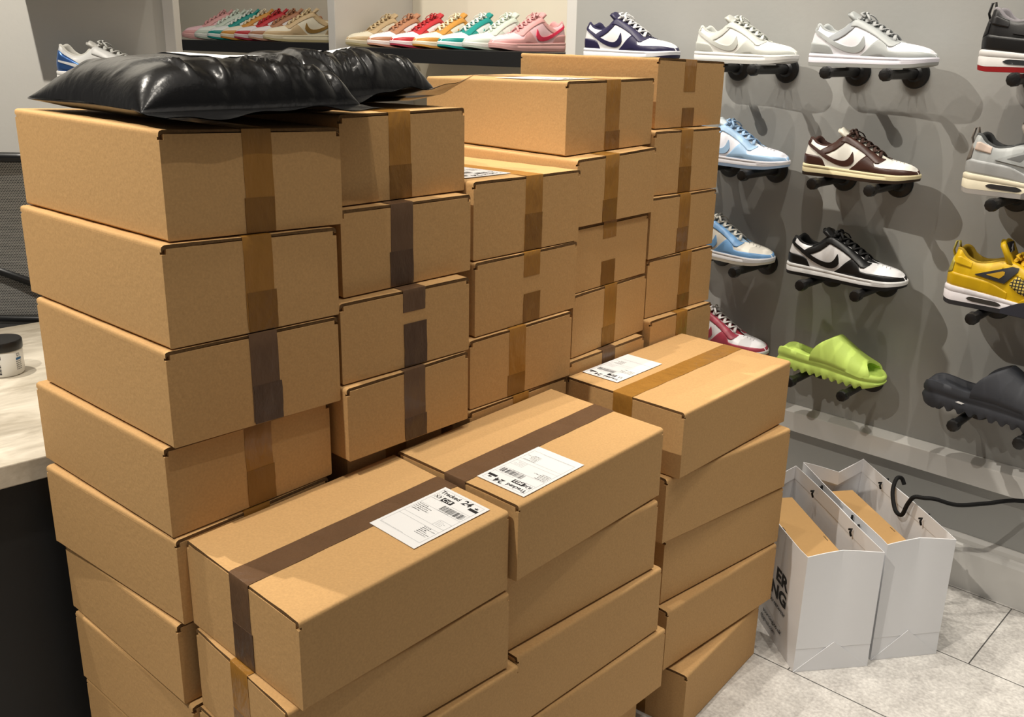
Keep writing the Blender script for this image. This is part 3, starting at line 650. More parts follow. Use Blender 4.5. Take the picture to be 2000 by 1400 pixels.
def rings(mb, rs, cap=True, mi=0):
    b = len(mb.v); mb.grid(rs, True, mi); m = len(rs[0])
    if cap:
        mb.f += [tuple(b + k for k in range(m))[::-1], tuple(b + (len(rs) - 1) * m + k for k in range(m))]; mb.mi += [mi, mi]
SWOOSH_LO = [(.02, .283), (.05, .262), (.10, .232), (.15, .201), (.2, .173), (.25, .149), (.3, .130), (.34, .118), (.38, .111), (.41, .110), (.44, .114), (.465, .126), (.482, .142), (.492, .165)]
SWOOSH_HI = [(.02, .296), (.05, .284), (.10, .259), (.15, .232), (.2, .207), (.25, .185), (.3, .168), (.34, .158), (.38, .154), (.41, .158), (.435, .172), (.452, .195), (.462, .222), (.467, .238), (.475, .222), (.484, .200), (.49, .18), (.492, .166)]
def make_sneaker(name, label, cat, group, col, style='low', L=.285):
    """col: base, overlay, toe, heel, collar, mark, midsole, outsole, lace, lining, tongue"""
    P = {'low': LOW, 'mid': MID, 'run': RUN}[style]
    S = Last(P); root = thing(name, label, cat, group=group)
    sc_ = lambda mb: setattr(mb, 'v', [(x * L, y * L, z * L) for x, y, z in mb.v])
    def put(mb, nm, m, parent=root, **k):
        sc_(mb); return mb.build(nm, m, parent, **k)
    g = lambda k: shoe_mat(col[k], .42, '') if k in col else None
    # upper
    mb = MB(); N, Mz = 64, 14
    for sd in (-1, 1):
        grid = []
        for i in range(N + 1):
            x = (1 - cos(pi * i / N)) / 2; a, b = S.z0(x) - .004, S.h(x)
            grid.append([S.pt(x, lerp(a, b, j / Mz), sd) for j in range(Mz + 1)])
        mb.grid(grid)
    up = put(mb, 'upper', g('base'), smooth=True, fix=True, merge=1e-5)
    # padded collar and lining
    mb = MB(); x1 = P['throat'][0] + .02; n = 40; grid = []
    for k in range(n + 1):
        t = -1 + 2 * k / n; x = x1 * abs(t) ** 1.0; x = max(x, .0004); sd = -1 if t < 0 else 1
        x = (x1 / 2) * (1 - cos(pi * abs(t)))if abs(t) < 1 else x1
        p = S.pt(x, S.h(x), sd); inn = Vector((x1 * .55 - p.x, -p.y, 0)); inn = inn.normalized() if inn.length > 1e-5 else Vector((1, 0, 0))
        prof = [(-.004, -.012), (-.003, .004), (.006, .009), (.018, .006), (.026, -.01), (.026, -.05), (.022, -.12)]
        grid.append([p + inn * a + Vector((0, 0, b)) for a, b in prof])
    mb.grid(grid); put(mb, 'collar_lining', shoe_mat(col['lining'], .8, 'f'), smooth=True)
    mb = MB(); rg = [Vector((p.x * .5 + .03, p.y * .7, S.z0(.2) + .05)) for p in sole_ring(L, 0, 0, 40)]
    mb.add(rg, [tuple(range(40))]); put(mb, 'insole', shoe_mat(col['lining'], .8, 'f'))
    # tongue
    mb = MB(); grid = []; tx0, tx1 = P['throat']
    tt = P['tongue_top']
    pathx = [(tx1 + .03, S.h(tx1 + .03) + .000)] + [(lerp(tx1, tx0, i / 10), S.h(lerp(tx1, tx0, i / 10)) + .006 + .010 * sin(pi * i / 10)) for i in range(11)] + [(tx0 - .035, lerp(S.h(tx0), tt, .55)), (tx0 - .06, lerp(S.h(tx0), tt, .9)), (tx0 - .068, tt)]
    for i, (x, z) in enumerate(pathx):
        u = i / (len(pathx) - 1); wide = 1.3 if style == 'mid' else 1; hw = max(.03, S.c(min(x, tx1)) * halfw(min(max(x, .3), .7)) * .95) if x > tx0 else lerp(.066, .080 * wide, u)
        if i >= len(pathx) - 1: hw *= .72
        row = []
        for q in range(9):
            v = -1 + 2 * q / 8; row.append(Vector((x + .012 * v * v * (u > .75), v * hw, z - .018 * v * v)))
        back = [Vector((p.x - (.030 if x <= tx0 else .004), p.y * .95, p.z - (.010 if x <= tx0 else .014))) for p in row][::-1]
        grid.append(row + back)
    rings(mb, grid); tg = put(mb, 'tongue', g('tongue'), smooth=True)
    # overlays
    z0 = S.z0
    if style in ('low',):
        mb = MB(); S.panel(mb, .46, 1.0, z0, [(.46, .09), (.50, .125), (.55, .18), (.60, .226), (.645, .226), (.662, .165), (.685, .134), (.74, .126), (.85, .126), (.93, .124), (.97, .120), (1, .112)], .0042, n=60)
        put(mb, 'toe_overlay', g('toe'), smooth=True)
        for sd_ in (-1, 1): mb = MB(); S.panel(mb, .345, .735, [(.345, .305), (.39, .305), (.47, .275), (.56, .232), (.64, .184), (.68, .158), (.71, .158), (.735, .182)], lambda x: S.h(x) - .002, .0055, n=40, sides=(sd_,)); put(mb, 'eyestay', g('overlay'), smooth=True)
        mb = MB(); S.panel(mb, .0, .235, z0, [(0, .185), (.1, .182), (.17, .172), (.205, .15), (.235, .09)], .0042, n=24)
        put(mb, 'heel_counter', g('heel'), smooth=True)
        for sd_ in (-1, 1): mb = MB(); S.panel(mb, .15, .395, [(.15, .196), (.2, .19), (.25, .205), (.31, .238), (.36, .282), (.395, .325)], [(.15, .208), (.19, .240), (.24, .268), (.28, .292), (.33, .34), (.395, .36)], .0042, n=30, sides=(sd_,)); put(mb, 'collar_strap', g('collar'), smooth=True)
        mb = MB(); S.panel(mb, .0, .065, [(0, .262), (.03, .262), (.065, .285)], lambda x: S.h(x), .0045, n=14)
        put(mb, 'heel_tab', g('overlay'), smooth=True)
        for sd_ in (-1, 1): mb = MB(); S.panel(mb, .02, .492, SWOOSH_LO, SWOOSH_HI, .0085, n=80, rows=3, sides=(sd_,)); put(mb, 'side_mark', g('mark'), smooth=False, angle=35)
        # perforations in the toe box
        mb = MB()
        for r_ in range(4):
            for q in range(-2, 3):
                x = .765 + .036 * r_ + .006 * abs(q); y = q * .018 + (.009 if r_ % 2 else 0)
                z = None
                w = halfw(x); zl, zh = S.z0(x), S.h(x); best = min((abs(abs(S.pt(x, lerp(zl, zh, k / 60), 1).y) - abs(y)), k) for k in range(24, 61))
                z = lerp(zl, zh, best[1] / 60); c0 = S.pt(x, z, 1); c0.y = y; c0.z += .0018
                mb.add([c0 + Vector((.0042 * cos(a), .0042 * sin(a), -.0042 * .55 * cos(a))) for a in [2 * pi * k / 6 for k in range(6)]], [(0, 1, 2, 3, 4, 5)])
        put(mb, 'toe_perforations', shoe_mat(tuple(int(c * .62) for c in col['base']), .7, 'p'), fix=False)
    elif style == 'mid':
        mb = MB(); S.panel(mb, .0, .42, z0, [(0, .21), (.05, .232), (.12, .222), (.3, .205), (.42, .15)], .004, n=34); put(mb, 'heel_counter', g('heel'), smooth=True)
        mb = MB(); S.panel(mb, .5, 1.0, z0, [(.5, .10), (.55, .14), (.62, .165), (.7, .135), (.85, .120), (.95, .110), (1, .102)], .0042, n=50); put(mb, 'toe_overlay', g('toe'), smooth=True)
        for sd_ in (-1, 1): mb = MB(); S.panel(mb, .36, .73, [(.36, .30), (.42, .285), (.5, .25), (.6, .20), (.68, .160), (.73, .182)], lambda x: S.h(x) - .002, .006, n=36, sides=(sd_,)); put(mb, 'eyestay', g('overlay'), smooth=True)
        # triangular lace wing with its opening
        for sd_ in (-1, 1): mb = MB(); S.panel(mb, .20, .46, [(.20, .236), (.395, .206), (.46, .29)], [(.20, .238), (.42, .318), (.46, .312)], .012, n=30, sides=(sd_,)); wg = put(mb, 'wing', g('mark'), angle=35)
        for sd_ in (-1, 1): mb = MB(); S.panel(mb, .275, .385, [(.275, .246), (.36, .234), (.385, .262)], [(.275, .248), (.372, .284), (.385, .28)], .0132, n=16, sides=(sd_,)); put(mb, 'wing_opening', g('opening'), wg, angle=35)
        for sd_ in (-1, 1): mb = MB(); S.panel(mb, .43, .60, [(.43, .20), (.5, .155), (.55, .145), (.60, .17)], [(.43, .22), (.47, .27), (.53, .262), (.60, .21)], .006, n=24, sides=(sd_,)); put(mb, 'net_panel', net_material(col['net'], col['base']), smooth=True)
        for sd_ in (-1, 1): mb = MB(); S.panel(mb, .06, .165, [(.06, .292), (.165, .272)], [(.06, .34), (.085, .345), (.165, .312)], .0045, n=12, sides=(sd_,)); put(mb, 'ankle_patch', g('patch'), smooth=True)
        # heel pull tab and back plate
        mb = MB(); mb.tube([(.022, 0, .30), (.0, 0, .36), (.012, 0, .425), (.032, 0, .43), (.045, 0, .37)], .020, 10, flat=.30, up=(1, 0, 0)); put(mb, 'pull_tab', g('tab'), smooth=True)
        mb = MB(); S.panel(mb, .0, .05, [(0, .205), (.05, .232)], [(0, .33), (.05, .30)], .0055, n=12); put(mb, 'back_plate', g('tab'), smooth=True)
        # tongue patch with its small leaping mark
        mb = MB(); mb.box((tx0 - .066, -.045, tt - .095), (tx0 - .022, .045, tt - .018)); 
        mb = MB()
        for sd in (0,):
            mb.add([(tx0 - .024, -.05, tt - .11), (tx0 - .024, .05, tt - .11), (tx0 - .046, .05, tt - .02), (tx0 - .046, -.05, tt - .02)], [(0, 1, 2, 3)])
            b0 = [(tx0 - .018, -.05, tt - .11), (tx0 - .018, .05, tt - .11), (tx0 - .040, .05, tt - .02), (tx0 - .040, -.05, tt - .02)]
            mb.prism(b0, (-.018, 0, -.004))
        tp = put(mb, 'tongue_patch', shoe_mat(col['patch2'], .6), tg)
        if col.get('emblem'):
            mb = MB(); fx = lambda y, z: (tx0 - .0155 - .022 * (z / .09), y, tt - .11 + z)
            for pts in ([(-.006, .040), (.004, .062)], [(.004, .062), (-.022, .050)], [(.004, .062), (.020, .078)], [(-.006, .040), (-.028, .026)], [(-.006, .040), (.020, .028)]):
                mb.tube([fx(*q) for q in pts], .0032, 6, flat=.4)
            mb.tube([fx(.006, .066), fx(.008, .071)], .0048, 6, flat=.4)
            put(mb, 'tongue_emblem', LABEL, tg)
    elif style == 'run':
        mb = MB(); S.panel(mb, .0, .34, z0, [(0, .30), (.05, .295), (.12, .25), (.22, .19), (.34, .12)], .004, n=30); put(mb, 'heel_panel', mat('blue_metallic', col['heel'], .3, .5, metal=.6, bump=.1, bscale=60), smooth=True)
        for sd_ in (-1, 1): mb = MB(); S.panel(mb, .18, .55, z0, [(.18, .13), (.3, .18), (.45, .16), (.55, .10)], .0045, n=30, sides=(sd_,)); put(mb, 'side_panel', mat('silver_metallic', (170, 176, 184), .32, .5, metal=.7), smooth=True)
        mb = MB(); S.panel(mb, .62, 1.0, z0, [(.62, .09), (.7, .118), (.85, .112), (1, .1)], .0042, n=40); put(mb, 'toe_overlay', g('toe'), smooth=True)
        for sd_ in (-1, 1): mb = MB(); S.panel(mb, .345, .73, [(.345, .27), (.45, .235), (.6, .18), (.68, .150), (.73, .17)], lambda x: S.h(x) - .002, .006, n=30, sides=(sd_,)); put(mb, 'eyestay', g('overlay'), smooth=True)
        for sd_ in (-1, 1): mb = MB(); S.panel(mb, .05, .45, [(.05, .20), (.2, .155), (.34, .12), (.42, .125), (.45, .15)], [(.05, .215), (.2, .182), (.34, .15), (.40, .158), (.43, .18), (.45, .152)], .0085, n=40, rows=3, sides=(sd_,)); put(mb, 'side_mark', g('mark'), angle=35)
    # midsole and outsole
    bz = lambda x: smooth_interp(P['bottom'], x); sp_ = P['sole_split']
    fz = lambda x: S.z0(x)
    mid_lo = lambda x: bz(x) + sp_ * (1 if x < .8 else lerp(1, .75, (x - .8) / .2))
    mb = MB(); rings(mb, [sole_ring(L, lambda x: mid_lo(x), .004), sole_ring(L, lambda x: mid_lo(x), .012), sole_ring(L, lambda x: lerp(mid_lo(x), fz(x), .55), .013), sole_ring(L, lambda x: lerp(mid_lo(x), fz(x), .62), .0095), sole_ring(L, lambda x: lerp(mid_lo(x), fz(x), .69), .013), sole_ring(L, lambda x: fz(x) - .003, .0125), sole_ring(L, lambda x: fz(x) + .004, .008), sole_ring(L, lambda x: fz(x) + .002, -.004)])
    ms = put(mb, 'midsole', shoe_mat(col['midsole'], .5, 'r'), angle=50)
    mb = MB(); rings(mb, [sole_ring(L, lambda x: bz(x), .002), sole_ring(L, lambda x: bz(x) + .002, .009), sole_ring(L, lambda x: mid_lo(x) - .0003, .0115), sole_ring(L, lambda x: mid_lo(x), .004)])
    # tread blocks along the edge
    put(mb, 'outsole', shoe_mat(col['outsole'], .55, 'r'), angle=50)
    if style == 'mid':
        mb = MB()
        for sd in (-1, 1):
            for (xa, xb, za, zb, off) in ((.17, .40, .048, .082, .0145),):
                grid = []
                for i in range(17):
                    x = lerp(xa, xb, i / 16); e = min(1, min(i, 16 - i) / 2.5) ** .5; zc = lerp(.066, .058, i / 16); hh = .017 * e
                    y = sd * (halfw(x) + off)
                    grid.append([(x, y - sd * .004, zc - hh), (x, y, zc - hh * .9), (x, y, zc + hh * .9), (x, y - sd * .004, zc + hh)])
                mb.grid(grid)
        put(mb, 'air_window', mat('smoked_window', (52, 54, 56), .15, .6, coat=.5), ms, smooth=False)
        mb = MB()
        for sd in (-1, 1):
            grid = []
            for i in range(25):
                x = lerp(.40, .72, i / 24); y = sd * (halfw(x) + .0155); zt = interp([(.40, .036), (.50, .092), (.56, .112), (.62, .104), (.68, .07), (.72, .036)], x)
                grid.append([(x, y - sd * .006, .004), (x, y, .006), (x, y, zt), (x, y - sd * .006, zt + .002)])
            mb.grid(grid)
        put(mb, 'sole_wrap', shoe_mat(col['wrap'], .5, 'r'), ms, smooth=False)
    # laces
    mb = MB(); nrow = 6; a0, a1 = P['throat'][0] + .02, P['throat'][1] - .03
    def eye(k, sd):
        x = lerp(a1, a0, k / (nrow - 1)); y = S.c(x) * halfw(x) + .012
        return Vector((x, sd * y, S.h(x) - .004))
    rnd = random.Random(label)
    for k in range(nrow):
        for sd in (-1, 1):
            p, q = eye(k, sd), eye(min(k + 1, nrow - 1), -sd) if k < nrow - 1 else eye(k, -sd)
            pts = []
            for i in range(7):
                t = i / 6; v = p.lerp(q, t); v.z += .026 * sin(pi * t) + .005 + (.004 if sd > 0 else 0); v.x += .006 * sin(pi * t)
                pts.append(v)
            mb.tube(pts, .0155, 6, flat=.42, up=(0, 0, 1))
    # bow and ends
    c0 = Vector((a0 + .015, 0, S.h(a0) + .034))
    for sd in (-1, 1):
        mb.tube([c0, c0 + Vector((.0, sd * .03, .022)), c0 + Vector((-.005, sd * .068, .012)), c0 + Vector((.012, sd * .06, -.012)), c0 + Vector((.012, sd * .022, -.002)), c0], .0115, 6, flat=.45)
        mb.tube([c0, c0 + Vector((.03, sd * .03, .004)), c0 + Vector((.055, sd * .058, -.014)), c0 + Vector((.075, sd * .070, -.045))], .0105, 6, flat=.45)
    put(mb, 'laces', shoe_mat(col['lace'], .8, 'f'), smooth=True)
    return root
def net_material(a, b):
    k = 'net_%s' % str(a)
    if k in _m: return _m[k]
    m = bpy.data.materials.new('net_panel_weave'); m.use_nodes = True; _m[k] = m; nt = m.node_tree; bs = nt.nodes['Principled BSDF']
    tc = nt.nodes.new('ShaderNodeTexCoord'); mp = nt.nodes.new('ShaderNodeMapping'); mp.inputs['Rotation'].default_value = (pi / 2, 0, radians(0)); nt.links.new(tc.outputs['Object'], mp.inputs[0])
    br = nt.nodes.new('ShaderNodeTexBrick'); br.offset = 0; nt.links.new(mp.outputs[0], br.inputs['Vector']); br.inputs['Scale'].default_value = 1
    br.inputs['Brick Width'].default_value = .006; br.inputs['Row Height'].default_value = .006; br.inputs['Mortar Size'].default_value = .0011
    br.inputs['Color1'].default_value = srgb(tuple(int(lerp(c, 235, .35)) for c in b)); br.inputs['Color2'].default_value = br.inputs['Color1'].default_value; br.inputs['Mortar'].default_value = srgb(a)
    nt.links.new(br.outputs['Color'], bs.inputs['Base Color']); return m
def place(root, toe_dir, heel, pitch=0.0):
    """stand a shoe with its heel at a point, toe along toe_dir"""
    d = Vector(toe_dir).normalized(); y = Vector((0, 0, 1)).cross(d)
    M = Matrix(((d.x, y.x, 0, heel[0]), (d.y, y.y, 0, heel[1]), (d.z, y.z, 1, heel[2]), (0, 0, 0, 1)))
    root.matrix_world = M @ Matrix.Rotation(pitch, 4, 'Y')
def cw(base, over, mark=None, mid=(232, 230, 226), out=None, lace=None, lining=None, tongue=None, **k):
    d = dict(base=base, overlay=over, toe=over, heel=over, collar=over, mark=mark or over, midsole=mid, outsole=out or over, lace=lace or over, lining=lining or over, tongue=tongue or over)
    d.update(k); return d
WHT = (228, 228, 230)
ROW = {1: 1.1455, 2: 0.9125, 3: 0.6845, 4: 0.4535}
def on_wall(root, s_heel, row, off=.085, yaw=0.0):
    p = W(s_heel, off, ROW[row]); a = WA + yaw; place(root, (cos(a), sin(a), 0), p)
GW = 'sneakers on the shoe wall'
wall_shoes = [
 ('navy blue and white low sneaker at the top beside the bay edge', cw(WHT, (36, 32, 66), lace=(226, 226, 226), mid=(226, 226, 232)), -1.083, 1, .29),
 ('pale grey and off-white low sneaker between navy and mid-grey ones', cw((228, 228, 224), (188, 190, 184), mid=(232, 232, 230), out=(206, 206, 202), lace=(206, 208, 202)), -.745, 1, .268),
 ('mid-grey and white low sneaker at the top of the shoe wall', cw((232, 232, 238), (166, 170, 170), mid=(232, 230, 240), out=(168, 170, 168), lace=(166, 168, 168), collar=(150, 154, 158)), -.452, 1, .283),
 ('light blue and white low sneaker, second row, partly behind cartons', cw((226, 228, 238), (152, 184, 216), mid=(230, 230, 238), out=(158, 184, 218), lace=(148, 178, 210), tongue=(206, 216, 222)), -.745, 2, .275),
 ('dark brown and cream low sneaker on its pegs', cw((232, 230, 222), (62, 36, 28), mid=(226, 214, 174), out=(50, 36, 26), lace=(58, 36, 28), tongue=(226, 222, 208)), -.438, 2, .268),
 ('glossy blue and cream sneaker toe, third row, partly behind cartons', cw((222, 218, 208), (112, 158, 206), mid=(226, 226, 230), out=(216, 210, 196), lace=(196, 194, 186), tongue=(150, 180, 208)), -.757, 3, .275),
 ('black and white low sneaker on its pegs', cw((234, 234, 236), (20, 20, 21), mid=(232, 232, 232), out=(18, 18, 19), lace=(18, 18, 19), tongue=(24, 24, 25)), -.450, 3, .286),
 ('raspberry red and white sneaker toe with white laces, lowest row', cw((230, 228, 232), (164, 62, 80), mid=(230, 228, 230), lace=(214, 212, 212), tongue=(150, 40, 54)), -.748, 4, .275),
]
for lab, colr, s0, row, L in wall_shoes:
    sh = make_sneaker('sneaker', lab, 'shoe', GW, colr, 'low', L * .94); on_wall(sh, s0 + L * .03, row)
mids = [
 ('black high sneaker with red and white sole at the top right edge', dict(base=(26, 25, 26), overlay=(30, 29, 30), toe=(26, 25, 26), heel=(22, 22, 23), mark=(32, 31, 32), opening=(16, 16, 17), net=(18, 18, 18), patch=(26, 25, 26), patch2=(140, 22, 26), tab=(24, 23, 24), midsole=(226, 224, 222), outsole=(158, 24, 28), wrap=(26, 26, 27), lace=(22, 22, 22), lining=(128, 124, 128), tongue=(28, 28, 29)), 1),
 ('light grey high sneaker with cream sole and pink ankle patch', dict(base=(176, 180, 180), overlay=(182, 184, 184), toe=(176, 178, 178), heel=(168, 170, 170), mark=(166, 170, 170), opening=(110, 112, 112), net=(120, 120, 116), patch=(206, 186, 172), patch2=(112, 114, 124), tab=(112, 104, 96), midsole=(228, 220, 196), outsole=(176, 172, 168), wrap=(122, 118, 116), lace=(176, 176, 182), lining=(72, 74, 74), tongue=(166, 158, 150)), 2),
 ('yellow high sneaker with dark wing and white sole', dict(base=(216, 176, 18), overlay=(216, 176, 18), toe=(212, 172, 18), heel=(206, 166, 14), mark=(44, 44, 48), opening=(190, 148, 30), net=(34, 33, 32), patch=(216, 176, 18), patch2=(30, 32, 42), emblem=1, tab=(164, 152, 70), midsole=(226, 222, 226), outsole=(46, 46, 50), wrap=(48, 50, 60), lace=(226, 180, 32), lining=(150, 122, 20), tongue=(214, 176, 24)), 3)]
for lab, colr, row in mids:
    sh = make_sneaker('sneaker', lab, 'shoe', GW, colr, 'mid', .295); on_wall(sh, -.083 if row != 1 else -.09, row)
# runner on the left wall
sh = make_sneaker('running_shoe', 'silver and metallic blue running shoe against the left white wall', 'shoe', None, cw((206, 206, 204), (196, 196, 194), mark=(214, 214, 214), heel=(66, 104, 164), lace=(178, 178, 174), lining=(196, 194, 186), tongue=(196, 194, 188), out=(200, 200, 198)), 'run', .285)
place(sh, (1, .03, 0), (-1.19, 2.56, 1.055))
# two rows of seven on the bay shelves
PAIRS7 = {
 'beige': ('cream and beige', cw((236, 228, 206), (206, 180, 140), mark=(158, 122, 62), mid=(232, 222, 194), out=(206, 192, 146), lace=(214, 192, 152))),
 'brown': ('tan brown and white', cw((230, 226, 228), (172, 122, 92), mid=(228, 216, 212), out=(196, 146, 124), lace=(166, 116, 86))),
 'red': ('red and white', cw((230, 226, 230), (188, 48, 56), mid=(226, 208, 212), out=(168, 52, 72), lace=(178, 44, 48))),
 'orange': ('ochre orange and cream', cw((234, 228, 212), (202, 142, 62), mid=(230, 220, 198), out=(206, 146, 66), lace=(222, 210, 180))),
 'teal': ('teal and white', cw((226, 230, 230), (20, 140, 134), mid=(222, 228, 228), out=(24, 142, 136), lace=(214, 222, 216))),
 'mint': ('pale mint and white', cw((224, 230, 224), (196, 208, 196), mid=(222, 226, 220), out=(178, 192, 178), lace=(214, 224, 212))),
 'pink': ('all pink', cw((234, 196, 204), (216, 160, 160), mark=(224, 44, 84), mid=(224, 176, 174), out=(210, 160, 156), lace=(214, 160, 160)))}
def shelf_row(order_, toes, z, ang, side, off0, grp):
    for nm, s in zip(order_, toes):
        d = Vector((cos(radians(ang)), sin(radians(ang)), 0)); toe = W(s, off0, z)
        ds, colr = PAIRS7[nm]
        extra_ = {'pink': {'left': 'far left end', 'right': 'right end'}, 'beige': {'left': 'right end', 'right': 'left end'}}.get(nm, {}).get(side, 'in the row')
        lab = '%s low sneaker at the %s of the %s black shelf' % (ds, extra_, side) if extra_ != 'in the row' else '%s low sneaker in the row on the %s black shelf' % (ds, side)
        sh = make_sneaker('sneaker', lab, 'shoe', grp, colr, 'low', .262 if side == 'left' else .275)
        place(sh, d, toe - d * (.300 if side == 'left' else .275))
        if side == 'left': sh.matrix_world = sh.matrix_world @ Matrix.Diagonal((1.145, .98, 1.16, 1))
shelf_row(['beige', 'brown', 'red', 'orange', 'teal', 'mint', 'pink'], [-2.76, -2.863, -2.966, -3.069, -3.172, -3.275, -3.378], 1.1685, 204, 'left', -.02, 'sneakers on the left bay shelf')
shelf_row(['beige', 'brown', 'red', 'orange', 'teal', 'mint', 'pink'], [-2.235, -2.115, -1.995, -1.88, -1.76, -1.645, -1.53], 1.1575, 219, 'right', -.02, 'sneakers on the right bay shelf')

# ------------------------------------------------------------------ slides
SL_RIM = [(0, .17), (.03, .205), (.08, .215), (.15, .208), (.25, .192), (.36, .186), (.5, .19), (.7, .175), (.85, .150), (.93, .142), (1, .125)]
def make_slide(label, colr, L=.272, scallop=False):
    root = thing('slide_sandal', label, 'shoe', group='foam slides on the shoe wall'); m = mat('foam_%d_%d_%d' % colr, colr, .62, .35, bump=.02, bscale=300)
    def ring(z, grow, n=220): return sole_ring(L, z, grow, n)
    def teeth(x):
        base = .006 if x < .85 else lerp(.006, .05, (x - .85) / .15)
        if x < .10: base = lerp(.06, .006, (x / .10) ** .5)
        if .12 < x < .90: base += .030 * (0.5 - 0.5 * (1 if sin(2 * pi * (x - .12) / .075) > 0 else -1) * min(1, abs(sin(2 * pi * (x - .12) / .075)) * 2.2))
        return base
    rim = lambda x: smooth_interp(SL_RIM, x)
    bed = lambda x: rim(x) - .03 - .015 * sin(pi * x)
    rs = [ring(lambda x: max(teeth(x), .0), -.012), ring(teeth, .004), ring(lambda x: lerp(teeth(x), rim(x), .25), .014), ring(lambda x: lerp(.03, rim(x), .42), .008), ring(lambda x: lerp(.03, rim(x), .52), .003), ring(lambda x: lerp(.03, rim(x), .62), .010), ring(lambda x: lerp(.03, rim(x), .8), .012), ring(lambda x: rim(x) - .004, .004), ring(rim, -.008), ring(lambda x: rim(x) - .010, -.022), ring(lambda x: bed(x) + .004, -.034), ring(bed, -.05), ring(bed, -.08)]
    mb = MB(); b = 0; mb.grid(rs, True); n = len(rs[0])
    for idx, rev in ((0, True), (len(rs) - 1, False)):     # close with strips across
        o = idx * n
        for k in range(n // 2 - 1 + (1 if False else 0)):
            a, b_, c_, d_ = o + k, o + k + 1, o + (n - k - 1) % n, o + (n - k) % n
            mb.f.append((a, b_, c_, d_) if a != d_ else (a, b_, c_)); mb.mi.append(0)
    mb.v = [(x * L, y * L, z * L) for x, y, z in mb.v]; mb.build('footbed', m, root, angle=55)
    # strap: an arched shell with slanting ends
    mb = MB(); grid = []; A, B = 26, 25
    for i in range(A + 1):
        s_ = i / A; row = []
        cx = lerp(.55, .845, s_); cz = interp([(0, .405), (.06, .42), (.16, .405), (.5, .335), (.8, .27), (1, .235)], s_)
        rx = lerp(.345, .925, s_)
        for j in range(B + 1):
            ph = -pi / 2 + pi * j / B; q = abs(sin(ph)); k2 = q ** 1.9
            x = lerp(cx, rx, k2); zr = rim(x) - .035
            w = halfw(min(max(x, .02), .985)) + .013
            row.append(Vector((x, sin(ph) * w * (1 - .10 * cos(ph) ** 2), lerp(zr, cz, abs(cos(ph)) ** .80))))
        grid.append(row)
    inner = [[Vector((p.x, p.y * .86, p.z - .026 * (1 if p.z > .2 else .6))) for p in row] for row in grid]
    for e in (0, -1): pass
    full = [r + rr[::-1] for r, rr in zip(grid, inner)]
    rings(mb, full, True); mb.v = [(x * L, y * L, z * L) for x, y, z in mb.v]
    # caps are strips between outer and inner edge
    mb.f = mb.f[:-2]; mb.mi = mb.mi[:-2]; m2 = len(full[0]); hlf = m2 // 2
    for o in (0, A * m2):
        for k in range(hlf - 1): mb.f.append((o + k, o + k + 1, o + m2 - 2 - k, o + m2 - 1 - k)); mb.mi.append(0)
    mb.build('strap', m, root, angle=60)
    return root
sl = make_slide('lime yellow-green foam slide with ridged sole', (200, 228, 112), .253); on_wall(sl, -.440, 4, .085)
sl = make_slide('dark charcoal foam slide with ridged sole at the right edge', (52, 54, 60), .29); on_wall(sl, -.093, 4, .085)
mb = MB(); mb.add([(.075, -.0417, .0285), (.088, -.0420, .0265), (.094, -.0421, .0300), (.081, -.0418, .0320)], [(0, 1, 2, 3)]); st = mb.build('size_sticker', LABEL, sl, fix=False)

# ------------------------------------------------------------------ display pegs
def make_peg(label):
    root = thing('display_peg', label, 'shoe peg', group='black shoe pegs')
    mb = MB(); mb.lathe([(0, 0.0), (.030, 0.0), (.0305, .002), (.028, .006), (.017, .008), (.0125, .013), (0, .013)], (0, 0, 0), (0, 1, 0), 32); mb.build('flange', BLACK_METAL, root, angle=35)
    mb = MB(); mb.lathe([(0, .008), (.0098, .008), (.0098, .150), (0, .150)], (0, 0, 0), (0, 1, 0), 16); mb.build('rod', BLACK_METAL, root, angle=40)
    mb = MB(); mb.lathe([(0, .146), (.0125, .146), (.0132, .148), (.0132, .162), (.0115, .166), (.006, .1675), (0, .1672)], (0, 0, 0), (0, 1, 0), 10); mb.build('end_cap', BLACK_METAL, root, angle=20)
    return root
pegs = []
names_ = {(-.31, 1): 'mid-grey sneaker', (-.61, 1): 'pale grey sneaker', (-.935, 1): 'navy sneaker', (.06, 1): 'black and red sneaker', (-.31, 2): 'dark brown sneaker', (-.61, 2): 'light blue sneaker', (.06, 2): 'light grey high sneaker',
          (-.31, 3): 'black and white sneaker', (-.61, 3): 'glossy blue sneaker toe', (.06, 3): 'yellow sneaker', (-.31, 4): 'lime slide', (-.61, 4): 'raspberry sneaker', (.06, 4): 'charcoal slide'}
proto = None
for (sc0, row), nm in names_.items():
    for k, ds in enumerate((-.064, .064)):
        lab = 'black display peg under the %s of the %s' % (('heel', 'toe')[k], nm)
        if proto is None: proto = pg = make_peg(lab)
        else: pg = dup(proto); pg['label'] = lab
        pg.matrix_world = Matrix.Translation(W(sc0 + ds, 0.0005, ROW[row] - .0115)) @ Matrix(((WD.x, WN.x, 0, 0), (WD.y, WN.y, 0, 0), (0, 0, 1, 0), (0, 0, 0, 1)))
for k, dx in enumerate((.07, .21)):
    pg = dup(proto); pg['label'] = 'black display peg under the %s of the silver-blue running shoe' % ('heel', 'toe')[k]
    pg.matrix_world = Matrix.Translation((-1.19 + dx, 2.6495, 1.0435)) @ Matrix.Rotation(pi, 4, 'Z')
